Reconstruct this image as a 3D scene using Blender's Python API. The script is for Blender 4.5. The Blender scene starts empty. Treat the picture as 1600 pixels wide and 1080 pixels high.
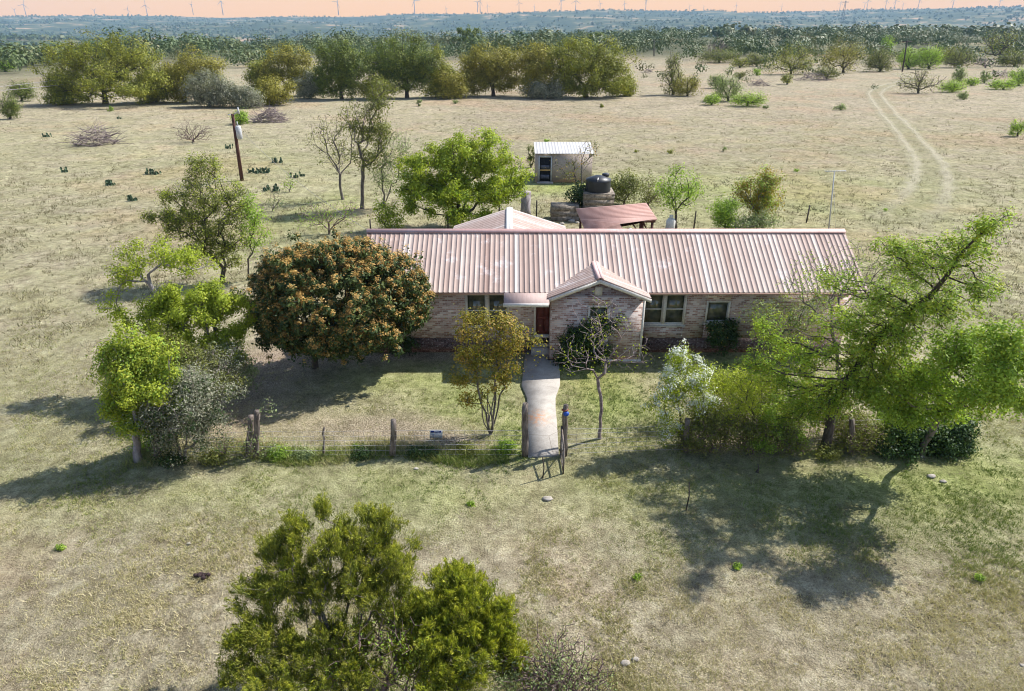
import bpy, math, random
import numpy as np
C = bpy.context.scene.collection
rng = np.random.default_rng(11)
random.seed(5)
R = math.radians
PITCH = R(25.64); F = 1067.0; H = 12.0
CP, SP = math.cos(PITCH), math.sin(PITCH)
SUN_AZ = np.array([0.90, 0.436]); SUN_EL = R(47)          # towards the sun

# ---------------------------------------------------------------- measuring
def ray(px, py):
    xc = (px-800)/F; yc = (540-py)/F
    return np.array([xc, yc*SP+CP, yc*CP-SP])
def sstep(a, b, v):
    t = np.clip((v-a)/(b-a), 0, 1); return t*t*(3-2*t)
def vnoise(x, y, s, seed=0):
    x = np.asarray(x, float)/s+seed*17.3; y = np.asarray(y, float)/s-seed*9.1
    xi = np.floor(x); yi = np.floor(y); u = x-xi; v = y-yi
    u = u*u*(3-2*u); v = v*v*(3-2*v)
    def h(a, b):
        q = np.sin(a*127.1+b*311.7+seed*3.7)*43758.5453
        return q-np.floor(q)
    return (h(xi, yi)*(1-u)+h(xi+1, yi)*u)*(1-v)+(h(xi, yi+1)*(1-u)+h(xi+1, yi+1)*u)*v
def fbm(x, y, s, o=3, seed=0):
    t = 0; a = .5; n = 0
    for i in range(o):
        t = t+a*vnoise(x, y, s/2**i, seed+i); n += a; a *= .5
    return t/n
CREST_P = [-2, -.75, -.62, -.45, -.38, -.28, -.2, -.14, .1, .22, .32, .47, .75, 2]
CREST_V = [20, 13, 18, 20, 6, 16, 14, 30, 50, 44, 44, 54, 74, 74]
def edge_of(az):
    return np.interp(az, [-1.5, -.75, -.35, 0, .3, .6, 1.5], [230, 230, 270, 330, 520, 680, 700])
def terrain(x, y):
    x = np.asarray(x, float); y = np.asarray(y, float)
    r = np.sqrt(x*x+y*y)+1e-6; yy = np.maximum(y, 1); az = np.clip(x/yy, -2, 2)
    e = edge_of(az)
    dn = sstep(0, 1, (r-e)/1000.)
    z = -48*dn
    up = sstep(2100, 5000, r)
    z = z+(np.interp(az, CREST_P, CREST_V)+48)*up
    hills = (fbm(x, y, 900, 3, 4)-.5)*70*sstep(e+500, e+1600, r)*(1-.8*sstep(4300, 5000, r))
    z = z+hills+(fbm(x, y, 220, 3, 9)-.5)*14*sstep(e+300, e+900, r)
    z = z+(fbm(x, y, 14, 2, 2)-.5)*.25*sstep(62, 90, r)
    return np.where(y < 1, 0, z)
def G(px, py, z=0.0):
    r = ray(px, py); p = np.array([0, 0, H])+r*((z-H)/r[2])
    for _ in range(3):
        zz = float(terrain(p[0], p[1]))+z
        if abs(zz) < 2: p = np.array([0, 0, H])+r*((zz-H)/r[2])
    return p
def P(px, py, d):
    r = ray(px, py); return np.array([0, 0, H])+r*(d/r[1])
def zc_of(p): return p[1]*CP+(H-p[2])*SP

# ---------------------------------------------------------------- materials
def newmat(name):
    m = bpy.data.materials.new(name); m.use_nodes = True
    nt = m.node_tree; nt.nodes.clear()
    out = nt.nodes.new('ShaderNodeOutputMaterial')
    return m, nt, out
def N(nt, t, **k):
    n = nt.nodes.new(t)
    for a, b in k.items(): setattr(n, a, b)
    return n
def ramp(nt, fac, stops):
    r = N(nt, 'ShaderNodeValToRGB'); e = r.color_ramp.elements
    while len(e) > 1: e.remove(e[0])
    e[0].position = stops[0][0]; e[0].color = (*stops[0][1], 1)
    for p, c in stops[1:]:
        q = e.new(p); q.color = (*c, 1)
    if fac is not None: nt.links.new(fac, r.inputs[0])
    return r.outputs[0]
def noise(nt, vec, scale, detail=4, rough=.6, dist=0):
    n = N(nt, 'ShaderNodeTexNoise'); n.inputs['Scale'].default_value = scale
    n.inputs['Detail'].default_value = detail; n.inputs['Roughness'].default_value = rough
    n.inputs['Distortion'].default_value = dist
    if vec is not None: nt.links.new(vec, n.inputs['Vector'])
    return n.outputs['Fac']
def mixc(nt, f, a, b, mode='MIX'):
    n = N(nt, 'ShaderNodeMix', data_type='RGBA', blend_type=mode)
    for s, v in ((n.inputs[0], f), (n.inputs[6], a), (n.inputs[7], b)):
        if hasattr(v, 'is_output'): nt.links.new(v, s)
        elif isinstance(v, (int, float)): s.default_value = v
        else: s.default_value = (*v, 1)
    return n.outputs[2]
def math_(nt, op, a, b=0.0, clamp=False):
    n = N(nt, 'ShaderNodeMath', operation=op); n.use_clamp = clamp
    for s, v in ((n.inputs[0], a), (n.inputs[1], b)):
        if hasattr(v, 'is_output'): nt.links.new(v, s)
        else: s.default_value = v
    return n.outputs[0]
def maprange(nt, v, a, b, c=0., d=1.):
    n = N(nt, 'ShaderNodeMapRange'); n.interpolation_type = 'SMOOTHSTEP'
    nt.links.new(v, n.inputs[0])
    for i, q in enumerate((a, b, c, d)): n.inputs[i+1].default_value = q
    return n.outputs[0]
def attr(nt, name): 
    a = N(nt, 'ShaderNodeAttribute'); a.attribute_name = name; return a
def coords(nt, sc=None):
    t = N(nt, 'ShaderNodeNewGeometry').outputs['Position']
    if sc:
        m = N(nt, 'ShaderNodeVectorMath', operation='MULTIPLY'); nt.links.new(t, m.inputs[0]); m.inputs[1].default_value = sc
        t = m.outputs[0]
    return t
def bsdf(nt, out, col, rough=.8, spec=.3, bump=None, metal=0, bstr=.5, bdist=.02):
    b = N(nt, 'ShaderNodeBsdfPrincipled')
    if hasattr(col, 'is_output'): nt.links.new(col, b.inputs['Base Color'])
    else: b.inputs['Base Color'].default_value = (*col, 1)
    b.inputs['Roughness'].default_value = rough; b.inputs['Specular IOR Level'].default_value = spec
    b.inputs['Metallic'].default_value = metal
    if bump is not None:
        bn = N(nt, 'ShaderNodeBump'); bn.inputs['Strength'].default_value = bstr; bn.inputs['Distance'].default_value = bdist
        nt.links.new(bump, bn.inputs['Height']); nt.links.new(bn.outputs[0], b.inputs['Normal'])
    nt.links.new(b.outputs[0], out.inputs[0]); return b

def leaf_mat(name, cols, trans=.35):
    m, nt, out = newmat(name)
    t = attr(nt, 'tone').outputs['Fac']
    k = len(cols); c = ramp(nt, t, [(i/(k-1), q) for i, q in enumerate(cols)])
    b = bsdf(nt, out, c, .55, .25)
    tr = N(nt, 'ShaderNodeBsdfTranslucent'); c2 = mixc(nt, 1., c, (1.15, 1.2, .6), 'MULTIPLY'); nt.links.new(c2, tr.inputs[0])
    mx = N(nt, 'ShaderNodeMixShader'); mx.inputs[0].default_value = trans
    nt.links.new(b.outputs[0], mx.inputs[1]); nt.links.new(tr.outputs[0], mx.inputs[2]); nt.links.new(mx.outputs[0], out.inputs[0])
    return m
def speck(name, a, b, scale=6, rough=.85, bumps=.5, stretch=(1, 1, 1), spec=.25, bd=.02, lo=.35, hi=.65):
    m, nt, out = newmat(name); v = coords(nt, stretch); n = noise(nt, v, scale, 6, .65)
    c = ramp(nt, n, [(lo, a), (hi, b)]); n2 = noise(nt, v, scale*5, 3)
    c = mixc(nt, .35, c, ramp(nt, n2, [(.3, (.5, .5, .5)), (.7, (1.2, 1.2, 1.2))]), 'MULTIPLY')
    bsdf(nt, out, c, rough, spec, n2, 0, bumps, bd); return m

M = {}
M['lime'] = leaf_mat('lime_leaves', [(.12, .17, .02), (.30, .37, .03), (.50, .54, .07)], .45)
M['yellow_lime'] = leaf_mat('yellow_lime_leaves', [(.14, .18, .02), (.32, .38, .035), (.54, .56, .08)], .42)
M['spring'] = leaf_mat('spring_leaves', [(.10, .17, .025), (.27, .40, .055), (.48, .60, .13)], .5)
M['olive'] = leaf_mat('olive_leaves', [(.07, .08, .02), (.16, .18, .04), (.30, .31, .08)], .35)
M['oak'] = leaf_mat('oak_leaves', [(.08, .10, .012), (.23, .25, .03), (.42, .40, .06)], .3)
M['oak_gold'] = leaf_mat('golden_oak_leaves', [(.11, .105, .014), (.28, .26, .04), (.46, .41, .08)], .3)
M['oak_dark'] = leaf_mat('dark_oak_leaves', [(.045, .075, .014), (.14, .185, .03), (.28, .31, .065)], .3)
M['myrtle'] = leaf_mat('myrtle_leaves', [(.10, .12, .02), (.26, .23, .03), (.42, .27, .06)], .4)
M['loquat'] = leaf_mat('glossy_leaves', [(.02, .04, .012), (.05, .08, .02), (.14, .17, .05)], .2)
M['orange'] = leaf_mat('orange_blossom', [(.24, .14, .04), (.44, .27, .075), (.60, .42, .16)], .3)
M['white'] = leaf_mat('white_blossom', [(.45, .48, .42), (.68, .7, .64), (.85, .85, .8)], .3)
M['juniper'] = leaf_mat('juniper_sprays', [(.06, .085, .015), (.19, .22, .03), (.40, .39, .065)], .35)
M['juniper_bright'] = leaf_mat('bright_juniper_sprays', [(.07, .10, .01), (.25, .30, .025), (.50, .49, .05)], .35)
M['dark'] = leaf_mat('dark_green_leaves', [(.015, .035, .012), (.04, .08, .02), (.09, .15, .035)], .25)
M['grey_leaf'] = leaf_mat('grey_green_leaves', [(.10, .11, .07), (.24, .25, .17), (.42, .40, .31)], .3)
M['sage'] = leaf_mat('pale_green_leaves', [(.10, .14, .05), (.24, .30, .12), (.42, .46, .24)], .38)
M['wood_far'] = leaf_mat('woodland_leaves', [(.03, .06, .02), (.065, .105, .03), (.11, .14, .045), (.15, .145, .065)], .08)
M['bark'] = speck('grey_bark', (.07, .058, .05), (.22, .19, .165), 9, .9, .8, (1, 1, .3))
M['bark_dark'] = speck('dark_bark', (.035, .028, .024), (.12, .1, .085), 9, .9, .8, (1, 1, .3))
M['bark_pale'] = speck('pale_bark', (.17, .14, .14), (.42, .38, .37), 9, .9, .8, (1, 1, .3))
M['twig'] = speck('dry_twigs', (.14, .105, .1), (.32, .26, .25), 7, .9, .5)
M['twig_brown'] = speck('brown_twigs', (.10, .065, .055), (.26, .19, .17), 7, .9, .5)
M['post_wood'] = speck('weathered_post', (.08, .06, .05), (.26, .22, .19), 12, .9, .8, (1, 1, .2))
M['dark_wood'] = speck('dark_stained_timber', (.05, .022, .017), (.13, .06, .045), 10, .8, .5, (1, 1, .3))
M['cactus'] = speck('cactus_skin', (.03, .06, .035), (.1, .15, .08), 5, .6, .2)
M['stone'] = speck('rubble_stone', (.14, .11, .085), (.42, .36, .29), 5, .9, 1., bd=.05)
M['rock'] = speck('pale_rock', (.26, .23, .19), (.45, .41, .36), 9, .9, .6)
M['dung'] = speck('dark_dung', (.02, .012, .012), (.09, .06, .06), 20, .9, 1.)
M['black'] = speck('black_plastic', (.012, .013, .016), (.03, .032, .038), 2, .45, .1, spec=.5)
M['metal'] = speck('galvanised_metal', (.38, .39, .41), (.55, .56, .57), 8, .5, .1, spec=.5)
M['white_paint'] = speck('white_paint', (.6, .58, .53), (.74, .72, .68), 5, .6, .15)
M['cream'] = speck('cream_trim', (.58, .55, .5), (.74, .70, .64), 4, .6, .15)
M['blue'] = speck('blue_plastic', (.02, .06, .3), (.04, .12, .5), 6, .5, .1)
M['red_cap'] = speck('rust_metal', (.16, .05, .03), (.3, .1, .06), 12, .8, .3)
M['turbine'] = speck('turbine_paint', (.2, .19, .19), (.26, .25, .25), 1, .6, 0)
M['cable'] = speck('cable', (.3, .28, .26), (.4, .38, .36), 3, .6, 0)
M['wire'] = speck('fence_wire', (.25, .24, .23), (.4, .38, .36), 5, .5, 0, spec=.5)
M['shed_wall'] = speck('shed_wall', (.36, .29, .25), (.47, .39, .34), 1.2, .85, .2)
M['dark_fill'] = speck('dark_door_and_shade', (.008, .008, .012), (.02, .02, .025), 3, .9, 0)  # near-black for the shed door and the painted shade above the doorstep
M['interior'] = speck('interior_furnishing', (.06, .07, .1), (.14, .14, .18), 3, .9, 0)
M['ochre'] = speck('ochre_board', (.5, .3, .12), (.6, .38, .17), 3, .8, 0)

def concrete():
    m, nt, out = newmat('worn_concrete'); v = coords(nt)
    c = ramp(nt, noise(nt, v, 2.2, 8, .7), [(.3, (.29, .265, .235)), (.7, (.46, .425, .38))])
    c = mixc(nt, .5, c, ramp(nt, noise(nt, v, 45, 3), [(.3, (.6, .6, .6)), (.7, (1.2, 1.2, 1.2))]), 'MULTIPLY')
    vo = N(nt, 'ShaderNodeTexVoronoi', feature='DISTANCE_TO_EDGE'); vo.inputs['Scale'].default_value = 1.05
    ds = N(nt, 'ShaderNodeVectorMath', operation='ADD'); nt.links.new(v, ds.inputs[0]); ds.inputs[1].default_value = (.3, .75, 0); nt.links.new(ds.outputs[0], vo.inputs['Vector'])
    cr = ramp(nt, vo.outputs['Distance'], [(0, (.4, .36, .33)), (.012, (1, 1, 1))])
    y = N(nt, 'ShaderNodeSeparateXYZ'); nt.links.new(v, y.inputs[0])
    near = maprange(nt, y.outputs[1], 19.2, 18.4)
    c = mixc(nt, near, c, mixc(nt, 1., c, cr, 'MULTIPLY'))
    # rust stain
    d = N(nt, 'ShaderNodeVectorMath', operation='DISTANCE'); nt.links.new(v, d.inputs[0]); d.inputs[1].default_value = tuple(G(838, 655))
    st = math_(nt, 'MULTIPLY', maprange(nt, d.outputs['Value'], .75, .05), maprange(nt, noise(nt, v, 9, 5), .4, .65))
    c = mixc(nt, math_(nt, 'MULTIPLY', st, .75), c, (.55, .25, .11))
    bsdf(nt, out, c, .9, .2, noise(nt, v, 30, 5), 0, .4, .01); return m
M['concrete'] = concrete()

def brick(name, cols, mortar):
    m, nt, out = newmat(name); v = coords(nt)
    s = N(nt, 'ShaderNodeSeparateXYZ'); nt.links.new(v, s.inputs[0])
    cb = N(nt, 'ShaderNodeCombineXYZ'); nt.links.new(math_(nt, 'ADD', s.outputs[0], s.outputs[1]), cb.inputs[0]); nt.links.new(s.outputs[2], cb.inputs[1])
    b = N(nt, 'ShaderNodeTexBrick'); nt.links.new(cb.outputs[0], b.inputs['Vector'])
    b.inputs['Scale'].default_value = 1; b.inputs['Brick Width'].default_value = .215; b.inputs['Row Height'].default_value = .075
    b.inputs['Mortar Size'].default_value = .009; b.inputs['Bias'].default_value = 0; b.inputs['Mortar Smooth'].default_value = .1
    b.inputs['Color1'].default_value = (0, 0, 0, 1); b.inputs['Color2'].default_value = (1, 1, 1, 1); b.inputs['Mortar'].default_value = (.5, .5, .5, 1)
    c = ramp(nt, b.outputs['Color'], cols)
    pt = noise(nt, cb.outputs[0], 1.1, 4); c = mixc(nt, .6, c, ramp(nt, pt, [(.3, (.72, .68, .68)), (.7, (1.25, 1.22, 1.2))]), 'MULTIPLY')
    wash = math_(nt, 'MULTIPLY', maprange(nt, noise(nt, cb.outputs[0], 14, 4, .7), .5, .66), .55)
    c = mixc(nt, wash, c, (.62, .56, .53))
    c = mixc(nt, b.outputs['Fac'], c, mortar)
    bsdf(nt, out, c, .9, .2, math_(nt, 'SUBTRACT', 1., b.outputs['Fac']), 0, .5, .01); return m
M['brick'] = brick('whitewashed_brick', [(0, (.24, .13, .105)), (.3, (.42, .26, .215)), (.6, (.58, .43, .38)), (.85, (.74, .65, .60)), (1, (.32, .19, .155))], (.6, .55, .52))
M['brick_dark'] = brick('dark_brick', [(0, (.05, .028, .025)), (.4, (.1, .055, .048)), (.8, (.17, .11, .1)), (1, (.07, .04, .035))], (.12, .095, .09))

def roofmat(name, cols, white=.5, rough=.55):
    m, nt, out = newmat(name); v = coords(nt); t = attr(nt, 'tone').outputs['Fac']; rough = .7
    c = ramp(nt, t, cols)
    n = noise(nt, v, 1.1, 6, .7); c = mixc(nt, math_(nt, 'MULTIPLY', maprange(nt, n, .56, .7), white), c, (.72, .66, .66))
    c = mixc(nt, .5, c, ramp(nt, noise(nt, v, .7, 5, .7), [(.3, (.8, .76, .75)), (.7, (1.15, 1.12, 1.1))]), 'MULTIPLY')
    st = noise(nt, coords(nt, (9, .7, .7)), 1.5, 5, .7); c = mixc(nt, .5, c, ramp(nt, st, [(.3, (.78, .7, .68)), (.65, (1.1, 1.1, 1.1))]), 'MULTIPLY')
    bsdf(nt, out, c, rough, .4, None, 0); return m
M['roof'] = roofmat('faded_red_metal', [(0, (.24, .15, .125)), (.25, (.345, .25, .21)), (.6, (.425, .33, .285)), (.85, (.49, .415, .37)), (1, (.54, .48, .44))])
M['roof_plain'] = roofmat('plain_red_metal', [(0, (.34, .20, .165)), (1, (.39, .235, .195))], .15)
M['roof_trim'] = roofmat('ridge_metal', [(0, (.48, .29, .26)), (1, (.6, .42, .39))], .3)
M['porch'] = roofmat('porch_metal', [(0, (.38, .28, .25)), (1, (.42, .32, .29))], .3)
M['shed_roof'] = roofmat('white_metal', [(0, (.42, .42, .41)), (1, (.52, .52, .51))], .1)
M['door_red'] = speck('red_door', (.11, .03, .022), (.17, .05, .04), 3, .6, .1)

def glassmat():
    m, nt, out = newmat('window_glass'); v = coords(nt)
    c = ramp(nt, noise(nt, v, 2.0, 3), [(.35, (.04, .048, .036)), (.7, (.17, .16, .10))])  # patchy greenish tones paint reflections into the pane colour
    b = bsdf(nt, out, c, .06, .8); return m
M['glass'] = glassmat()
def signmat():
    return speck('sign_blue', (.015, .03, .16), (.02, .05, .22), 5, .5, 0)
M['navy'] = signmat()

def groundmat():
    m, nt, out = newmat('pasture'); v = coords(nt)
    a = attr(nt, 'mask'); sp = N(nt, 'ShaderNodeSeparateColor'); nt.links.new(a.outputs['Color'], sp.inputs[0])
    g, l, w = sp.outputs[0], sp.outputs[1], sp.outputs[2]
    n1 = noise(nt, v, .35, 6, .65); n2 = noise(nt, v, 2.4, 8, .78); n3 = noise(nt, v, 22, 4, .7); n4 = noise(nt, v, .06, 5, .6)
    n5 = noise(nt, v, 60, 3, .7)
    dry = ramp(nt, n2, [(.36, (.22, .185, .125)), (.5, (.36, .315, .22)), (.64, (.50, .45, .335))])
    dry = mixc(nt, math_(nt, 'MULTIPLY', maprange(nt, n1, .5, .7), .55), dry, (.34, .26, .20))
    grn = ramp(nt, n2, [(.34, (.17, .21, .06)), (.5, (.285, .325, .11)), (.66, (.42, .43, .2))])
    fg = math_(nt, 'ADD', g, math_(nt, 'MULTIPLY', math_(nt, 'SUBTRACT', n1, .5), 1.2), True)
    fg = math_(nt, 'ADD', fg, math_(nt, 'MULTIPLY', math_(nt, 'SUBTRACT', n2, .5), .7), True)
    c = mixc(nt, fg, dry, grn)
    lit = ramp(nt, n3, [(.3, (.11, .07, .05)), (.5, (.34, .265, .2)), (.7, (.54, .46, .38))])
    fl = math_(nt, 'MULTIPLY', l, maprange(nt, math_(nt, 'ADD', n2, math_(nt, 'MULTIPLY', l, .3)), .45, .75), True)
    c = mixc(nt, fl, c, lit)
    c = mixc(nt, .78, c, ramp(nt, n3, [(.28, (.42, .40, .36)), (.5, (1, 1, 1)), (.72, (1.45, 1.45, 1.42))]), 'MULTIPLY')
    c = mixc(nt, .65, c, ramp(nt, n5, [(.3, (.55, .54, .5)), (.5, (1, 1, 1)), (.7, (1.4, 1.4, 1.4))]), 'MULTIPLY')
    n6 = noise(nt, v, .8, 8, .72); c = mixc(nt, .85, c, ramp(nt, n6, [(.36, (.66, .64, .60)), (.5, (1, 1, 1)), (.64, (1.22, 1.21, 1.2))]), 'MULTIPLY')
    n7 = noise(nt, v, .12, 6, .7); c = mixc(nt, .7, c, ramp(nt, n7, [(.36, (.76, .76, .70)), (.64, (1.12, 1.09, 1.07))]), 'MULTIPLY')
    rgh = a.outputs['Alpha']; c = mixc(nt, math_(nt, 'MULTIPLY', rgh, .5), c, mixc(nt, 1., c, (.84, .79, .86), 'MULTIPLY'))
    # bare stony patches in the pasture
    c = mixc(nt, math_(nt, 'MULTIPLY', maprange(nt, n4, .5, .62), .55), c, mixc(nt, 1., c, (.95, .80, .74), 'MULTIPLY'))
    # dark grass-root specks
    fs = math_(nt, 'MULTIPLY', maprange(nt, noise(nt, v, 1.7, 5, .75), .56, .68), .55)
    c = mixc(nt, fs, c, (.16, .13, .085))
    # far country: brush and clearings
    nf = noise(nt, v, .012, 9, .68); nf2 = noise(nt, v, .0016, 6, .6)
    cf = math_(nt, 'ADD', nf, math_(nt, 'MULTIPLY', math_(nt, 'SUBTRACT', nf2, .5), .5))
    far = ramp(nt, cf, [(.44, (.035, .05, .022)), (.55, (.08, .09, .035)), (.60, (.20, .16, .09)), (.68, (.44, .27, .15))])
    c = mixc(nt, w, c, far)
    hb = math_(nt, 'ADD', math_(nt, 'MULTIPLY', n3, .6), n2)
    bsdf(nt, out, c, .95, .1, hb, 0, 1., .13); return m
M['ground'] = groundmat()
M['grass'] = leaf_mat('grass_blades', [(.12, .18, .03), (.25, .28, .075), (.41, .36, .18), (.56, .49, .31)], .2)
M['tuft'] = leaf_mat('bunch_grass', [(.08, .075, .035), (.22, .19, .11), (.42, .37, .27)], .2)
def trackmat():
    m, nt, out = newmat('dirt_track'); v = coords(nt)
    u = attr(nt, 'u').outputs['Fac']
    n = noise(nt, v, .8, 6, .7)
    uw = math_(nt, 'ADD', u, math_(nt, 'MULTIPLY', math_(nt, 'SUBTRACT', noise(nt, v, .12, 3), .5), .5))
    rut = math_(nt, 'ABSOLUTE', math_(nt, 'SUBTRACT', math_(nt, 'ABSOLUTE', uw), .45))
    rf = maprange(nt, math_(nt, 'ADD', rut, math_(nt, 'MULTIPLY', math_(nt, 'SUBTRACT', n, .5), .6)), .3, .02)
    r2 = math_(nt, 'ABSOLUTE', math_(nt, 'SUBTRACT', math_(nt, 'ABSOLUTE', math_(nt, 'ADD', u, .12)), .8))
    rf = math_(nt, 'MAXIMUM', rf, math_(nt, 'MULTIPLY', maprange(nt, r2, .12, .02), .6))
    c = mixc(nt, rf, (.36, .35, .2), ramp(nt, n, [(.3, (.44, .40, .28)), (.7, (.56, .51, .38))]))
    b = bsdf(nt, out, c, .95, .1, noise(nt, v, 12, 4), 0, .5, .03)
    tr = N(nt, 'ShaderNodeBsdfTransparent'); mx = N(nt, 'ShaderNodeMixShader')
    fade = attr(nt, 'fade').outputs['Fac']
    e = maprange(nt, math_(nt, 'ADD', math_(nt, 'ABSOLUTE', u), math_(nt, 'MULTIPLY', math_(nt, 'SUBTRACT', n, .5), .8)), 1.0, .55)
    nt.links.new(math_(nt, 'MULTIPLY', math_(nt, 'MULTIPLY', e, fade), math_(nt, 'ADD', .22, math_(nt, 'MULTIPLY', rf, .3))), mx.inputs[0]); nt.links.new(tr.outputs[0], mx.inputs[1]); nt.links.new(b.outputs[0], mx.inputs[2])
    nt.links.new(mx.outputs[0], out.inputs[0]); return m
M['track'] = trackmat()

# ---------------------------------------------------------------- objects
def world_loc(o):
    p = np.zeros(3)
    while o is not None: p = p+np.array(o.location); o = o.parent
    return p
def mesh_from(name, V, Fq, tone=None, mat=None, parent=None, smooth=False, cat=None, label=None, group=None, kind=None, extra=None, origin=None):
    """V (n,3); Fq (m,k) all faces of k corners, or a list of such arrays"""
    V = np.asarray(V, float)
    if not isinstance(Fq, list): Fq = [Fq]
    Fq = [np.asarray(f, np.int32) for f in Fq if len(f)]
    off = world_loc(parent) if parent is not None else (np.zeros(3) if origin is None else np.asarray(origin, float))
    V = V-off
    me = bpy.data.meshes.new(name)
    me.vertices.add(len(V)); me.vertices.foreach_set('co', V.astype(np.float32).ravel())
    idx = np.concatenate([f.ravel() for f in Fq]); cnt = np.concatenate([np.full(len(f), f.shape[1]) for f in Fq])
    me.loops.add(len(idx)); me.loops.foreach_set('vertex_index', idx.astype(np.int32))
    me.polygons.add(len(cnt)); st = np.concatenate([[0], np.cumsum(cnt)[:-1]])
    me.polygons.foreach_set('loop_start', st.astype(np.int32)); me.polygons.foreach_set('loop_total', cnt.astype(np.int32))
    if smooth: me.polygons.foreach_set('use_smooth', np.ones(len(cnt), bool))
    me.update(calc_edges=True)
    if tone is not None:
        a = me.attributes.new('tone', 'FLOAT', 'FACE'); a.data.foreach_set('value', np.asarray(tone, np.float32))
    if extra:
        for k, (dom, typ, fld, val) in extra.items():
            a = me.attributes.new(k, typ, dom); a.data.foreach_set(fld, np.asarray(val, np.float32).ravel())
    if mat: me.materials.append(M[mat] if isinstance(mat, str) else mat)
    o = bpy.data.objects.new(name, me); C.objects.link(o)
    if parent is not None: o.parent = parent
    elif origin is not None: o.location = off
    tag(o, label, cat, group, kind)
    return o
def tag(o, label=None, cat=None, group=None, kind=None):
    if label: o['label'] = label
    if cat: o['category'] = cat
    if group: o['group'] = group
    if kind: o['kind'] = kind
    return o
def empty(name, loc, label, cat, group=None):
    o = bpy.data.objects.new(name, None); o.location = [float(v) for v in loc]; o.empty_display_size = .3
    C.objects.link(o); return tag(o, label, cat, group)

class MB:
    def __init__(s): s.V = []; s.Q = []; s.T = []; s.n = 0; s.tq = []; s.tt = []
    def _add(s, V, Q, T=None, tone=.5):
        V = np.asarray(V, float); s.V.append(V)
        if Q is not None and len(Q): s.Q.append(np.asarray(Q)+s.n); s.tq.append(np.broadcast_to(np.asarray(tone, float), len(Q)))
        if T is not None and len(T): s.T.append(np.asarray(T)+s.n); s.tt.append(np.broadcast_to(np.asarray(tone if np.ndim(tone) == 0 else .5, float), len(T)))
        s.n += len(V); return s
    def hexa(s, P8, tone=.5):  # bottom 4 ccw, top 4 ccw
        return s._add(P8, [[3, 2, 1, 0], [4, 5, 6, 7], [0, 1, 5, 4], [1, 2, 6, 5], [2, 3, 7, 6], [3, 0, 4, 7]], None, tone)
    def box(s, x0, x1, y0, y1, z0, z1, tone=.5, bev=0):
        return s.hexa([[x0, y0, z0], [x1, y0, z0], [x1, y1, z0], [x0, y1, z0], [x0, y0, z1], [x1, y0, z1], [x1, y1, z1], [x0, y1, z1]], tone)
    def prism(s, pts, z0, z1, tone=.5):
        n = len(pts); V = [[*p, z0] for p in pts]+[[*p, z1] for p in pts]
        s._add(V, [[i, (i+1) % n, n+(i+1) % n, n+i] for i in range(n)], None, tone)
        b = s.n-2*n
        s.T += [np.array([[b+n, b+n+i, b+n+i+1] for i in range(1, n-1)]), np.array([[b, b+i+1, b+i] for i in range(1, n-1)])]
        s.tt += [np.full(n-2, tone)]*2
        return s
    def tube(s, pts, rad, k=6, tone=.5, cap=True):
        pts = np.asarray(pts, float); rad = np.broadcast_to(np.asarray(rad, float), len(pts)); V = []
        for i, p in enumerate(pts):
            d = pts[min(i+1, len(pts)-1)]-pts[max(i-1, 0)]; d = d/(np.linalg.norm(d)+1e-9)
            a = np.cross(d, [0.31, .95, .05] if abs(d[2]) > .7 else [0, 0, 1.]); a /= np.linalg.norm(a); b = np.cross(d, a)
            for j in range(k):
                t = 2*math.pi*j/k; V.append(p+rad[i]*(a*math.cos(t)+b*math.sin(t)))
        Q = [[i*k+j, i*k+(j+1) % k, (i+1)*k+(j+1) % k, (i+1)*k+j] for i in range(len(pts)-1) for j in range(k)]
        T = []
        if cap:
            T = [[0, j+1, j] for j in range(1, k-1)]; e = (len(pts)-1)*k; T += [[e, e+j, e+j+1] for j in range(1, k-1)]
        return s._add(V, Q, T, tone)
    def ball(s, c, r, k=8, m=5, tone=.5, jit=0):
        c = np.asarray(c, float); r = np.broadcast_to(np.asarray(r, float), 3); V = []
        for i in range(m+1):
            ph = math.pi*i/m
            for j in range(k):
                t = 2*math.pi*j/k; q = np.array([math.sin(ph)*math.cos(t), math.sin(ph)*math.sin(t), math.cos(ph)])
                if jit and 0 < i < m: q = q*(1+jit*(random.random()-.5))
                V.append(c+q*r)
        Q = [[i*k+j, (i+1)*k+j, (i+1)*k+(j+1) % k, i*k+(j+1) % k] for i in range(m) for j in range(k)]
        return s._add(V, Q, None, tone)
    def build(s, name, mat, parent=None, **k):
        V = np.concatenate(s.V); f = []; t = []
        if s.Q: f.append(np.concatenate(s.Q)); t.append(np.concatenate(s.tq))
        if s.T: f.append(np.concatenate(s.T)); t.append(np.concatenate(s.tt))
        return mesh_from(name, V, f, np.concatenate(t), mat, parent, **k)

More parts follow.
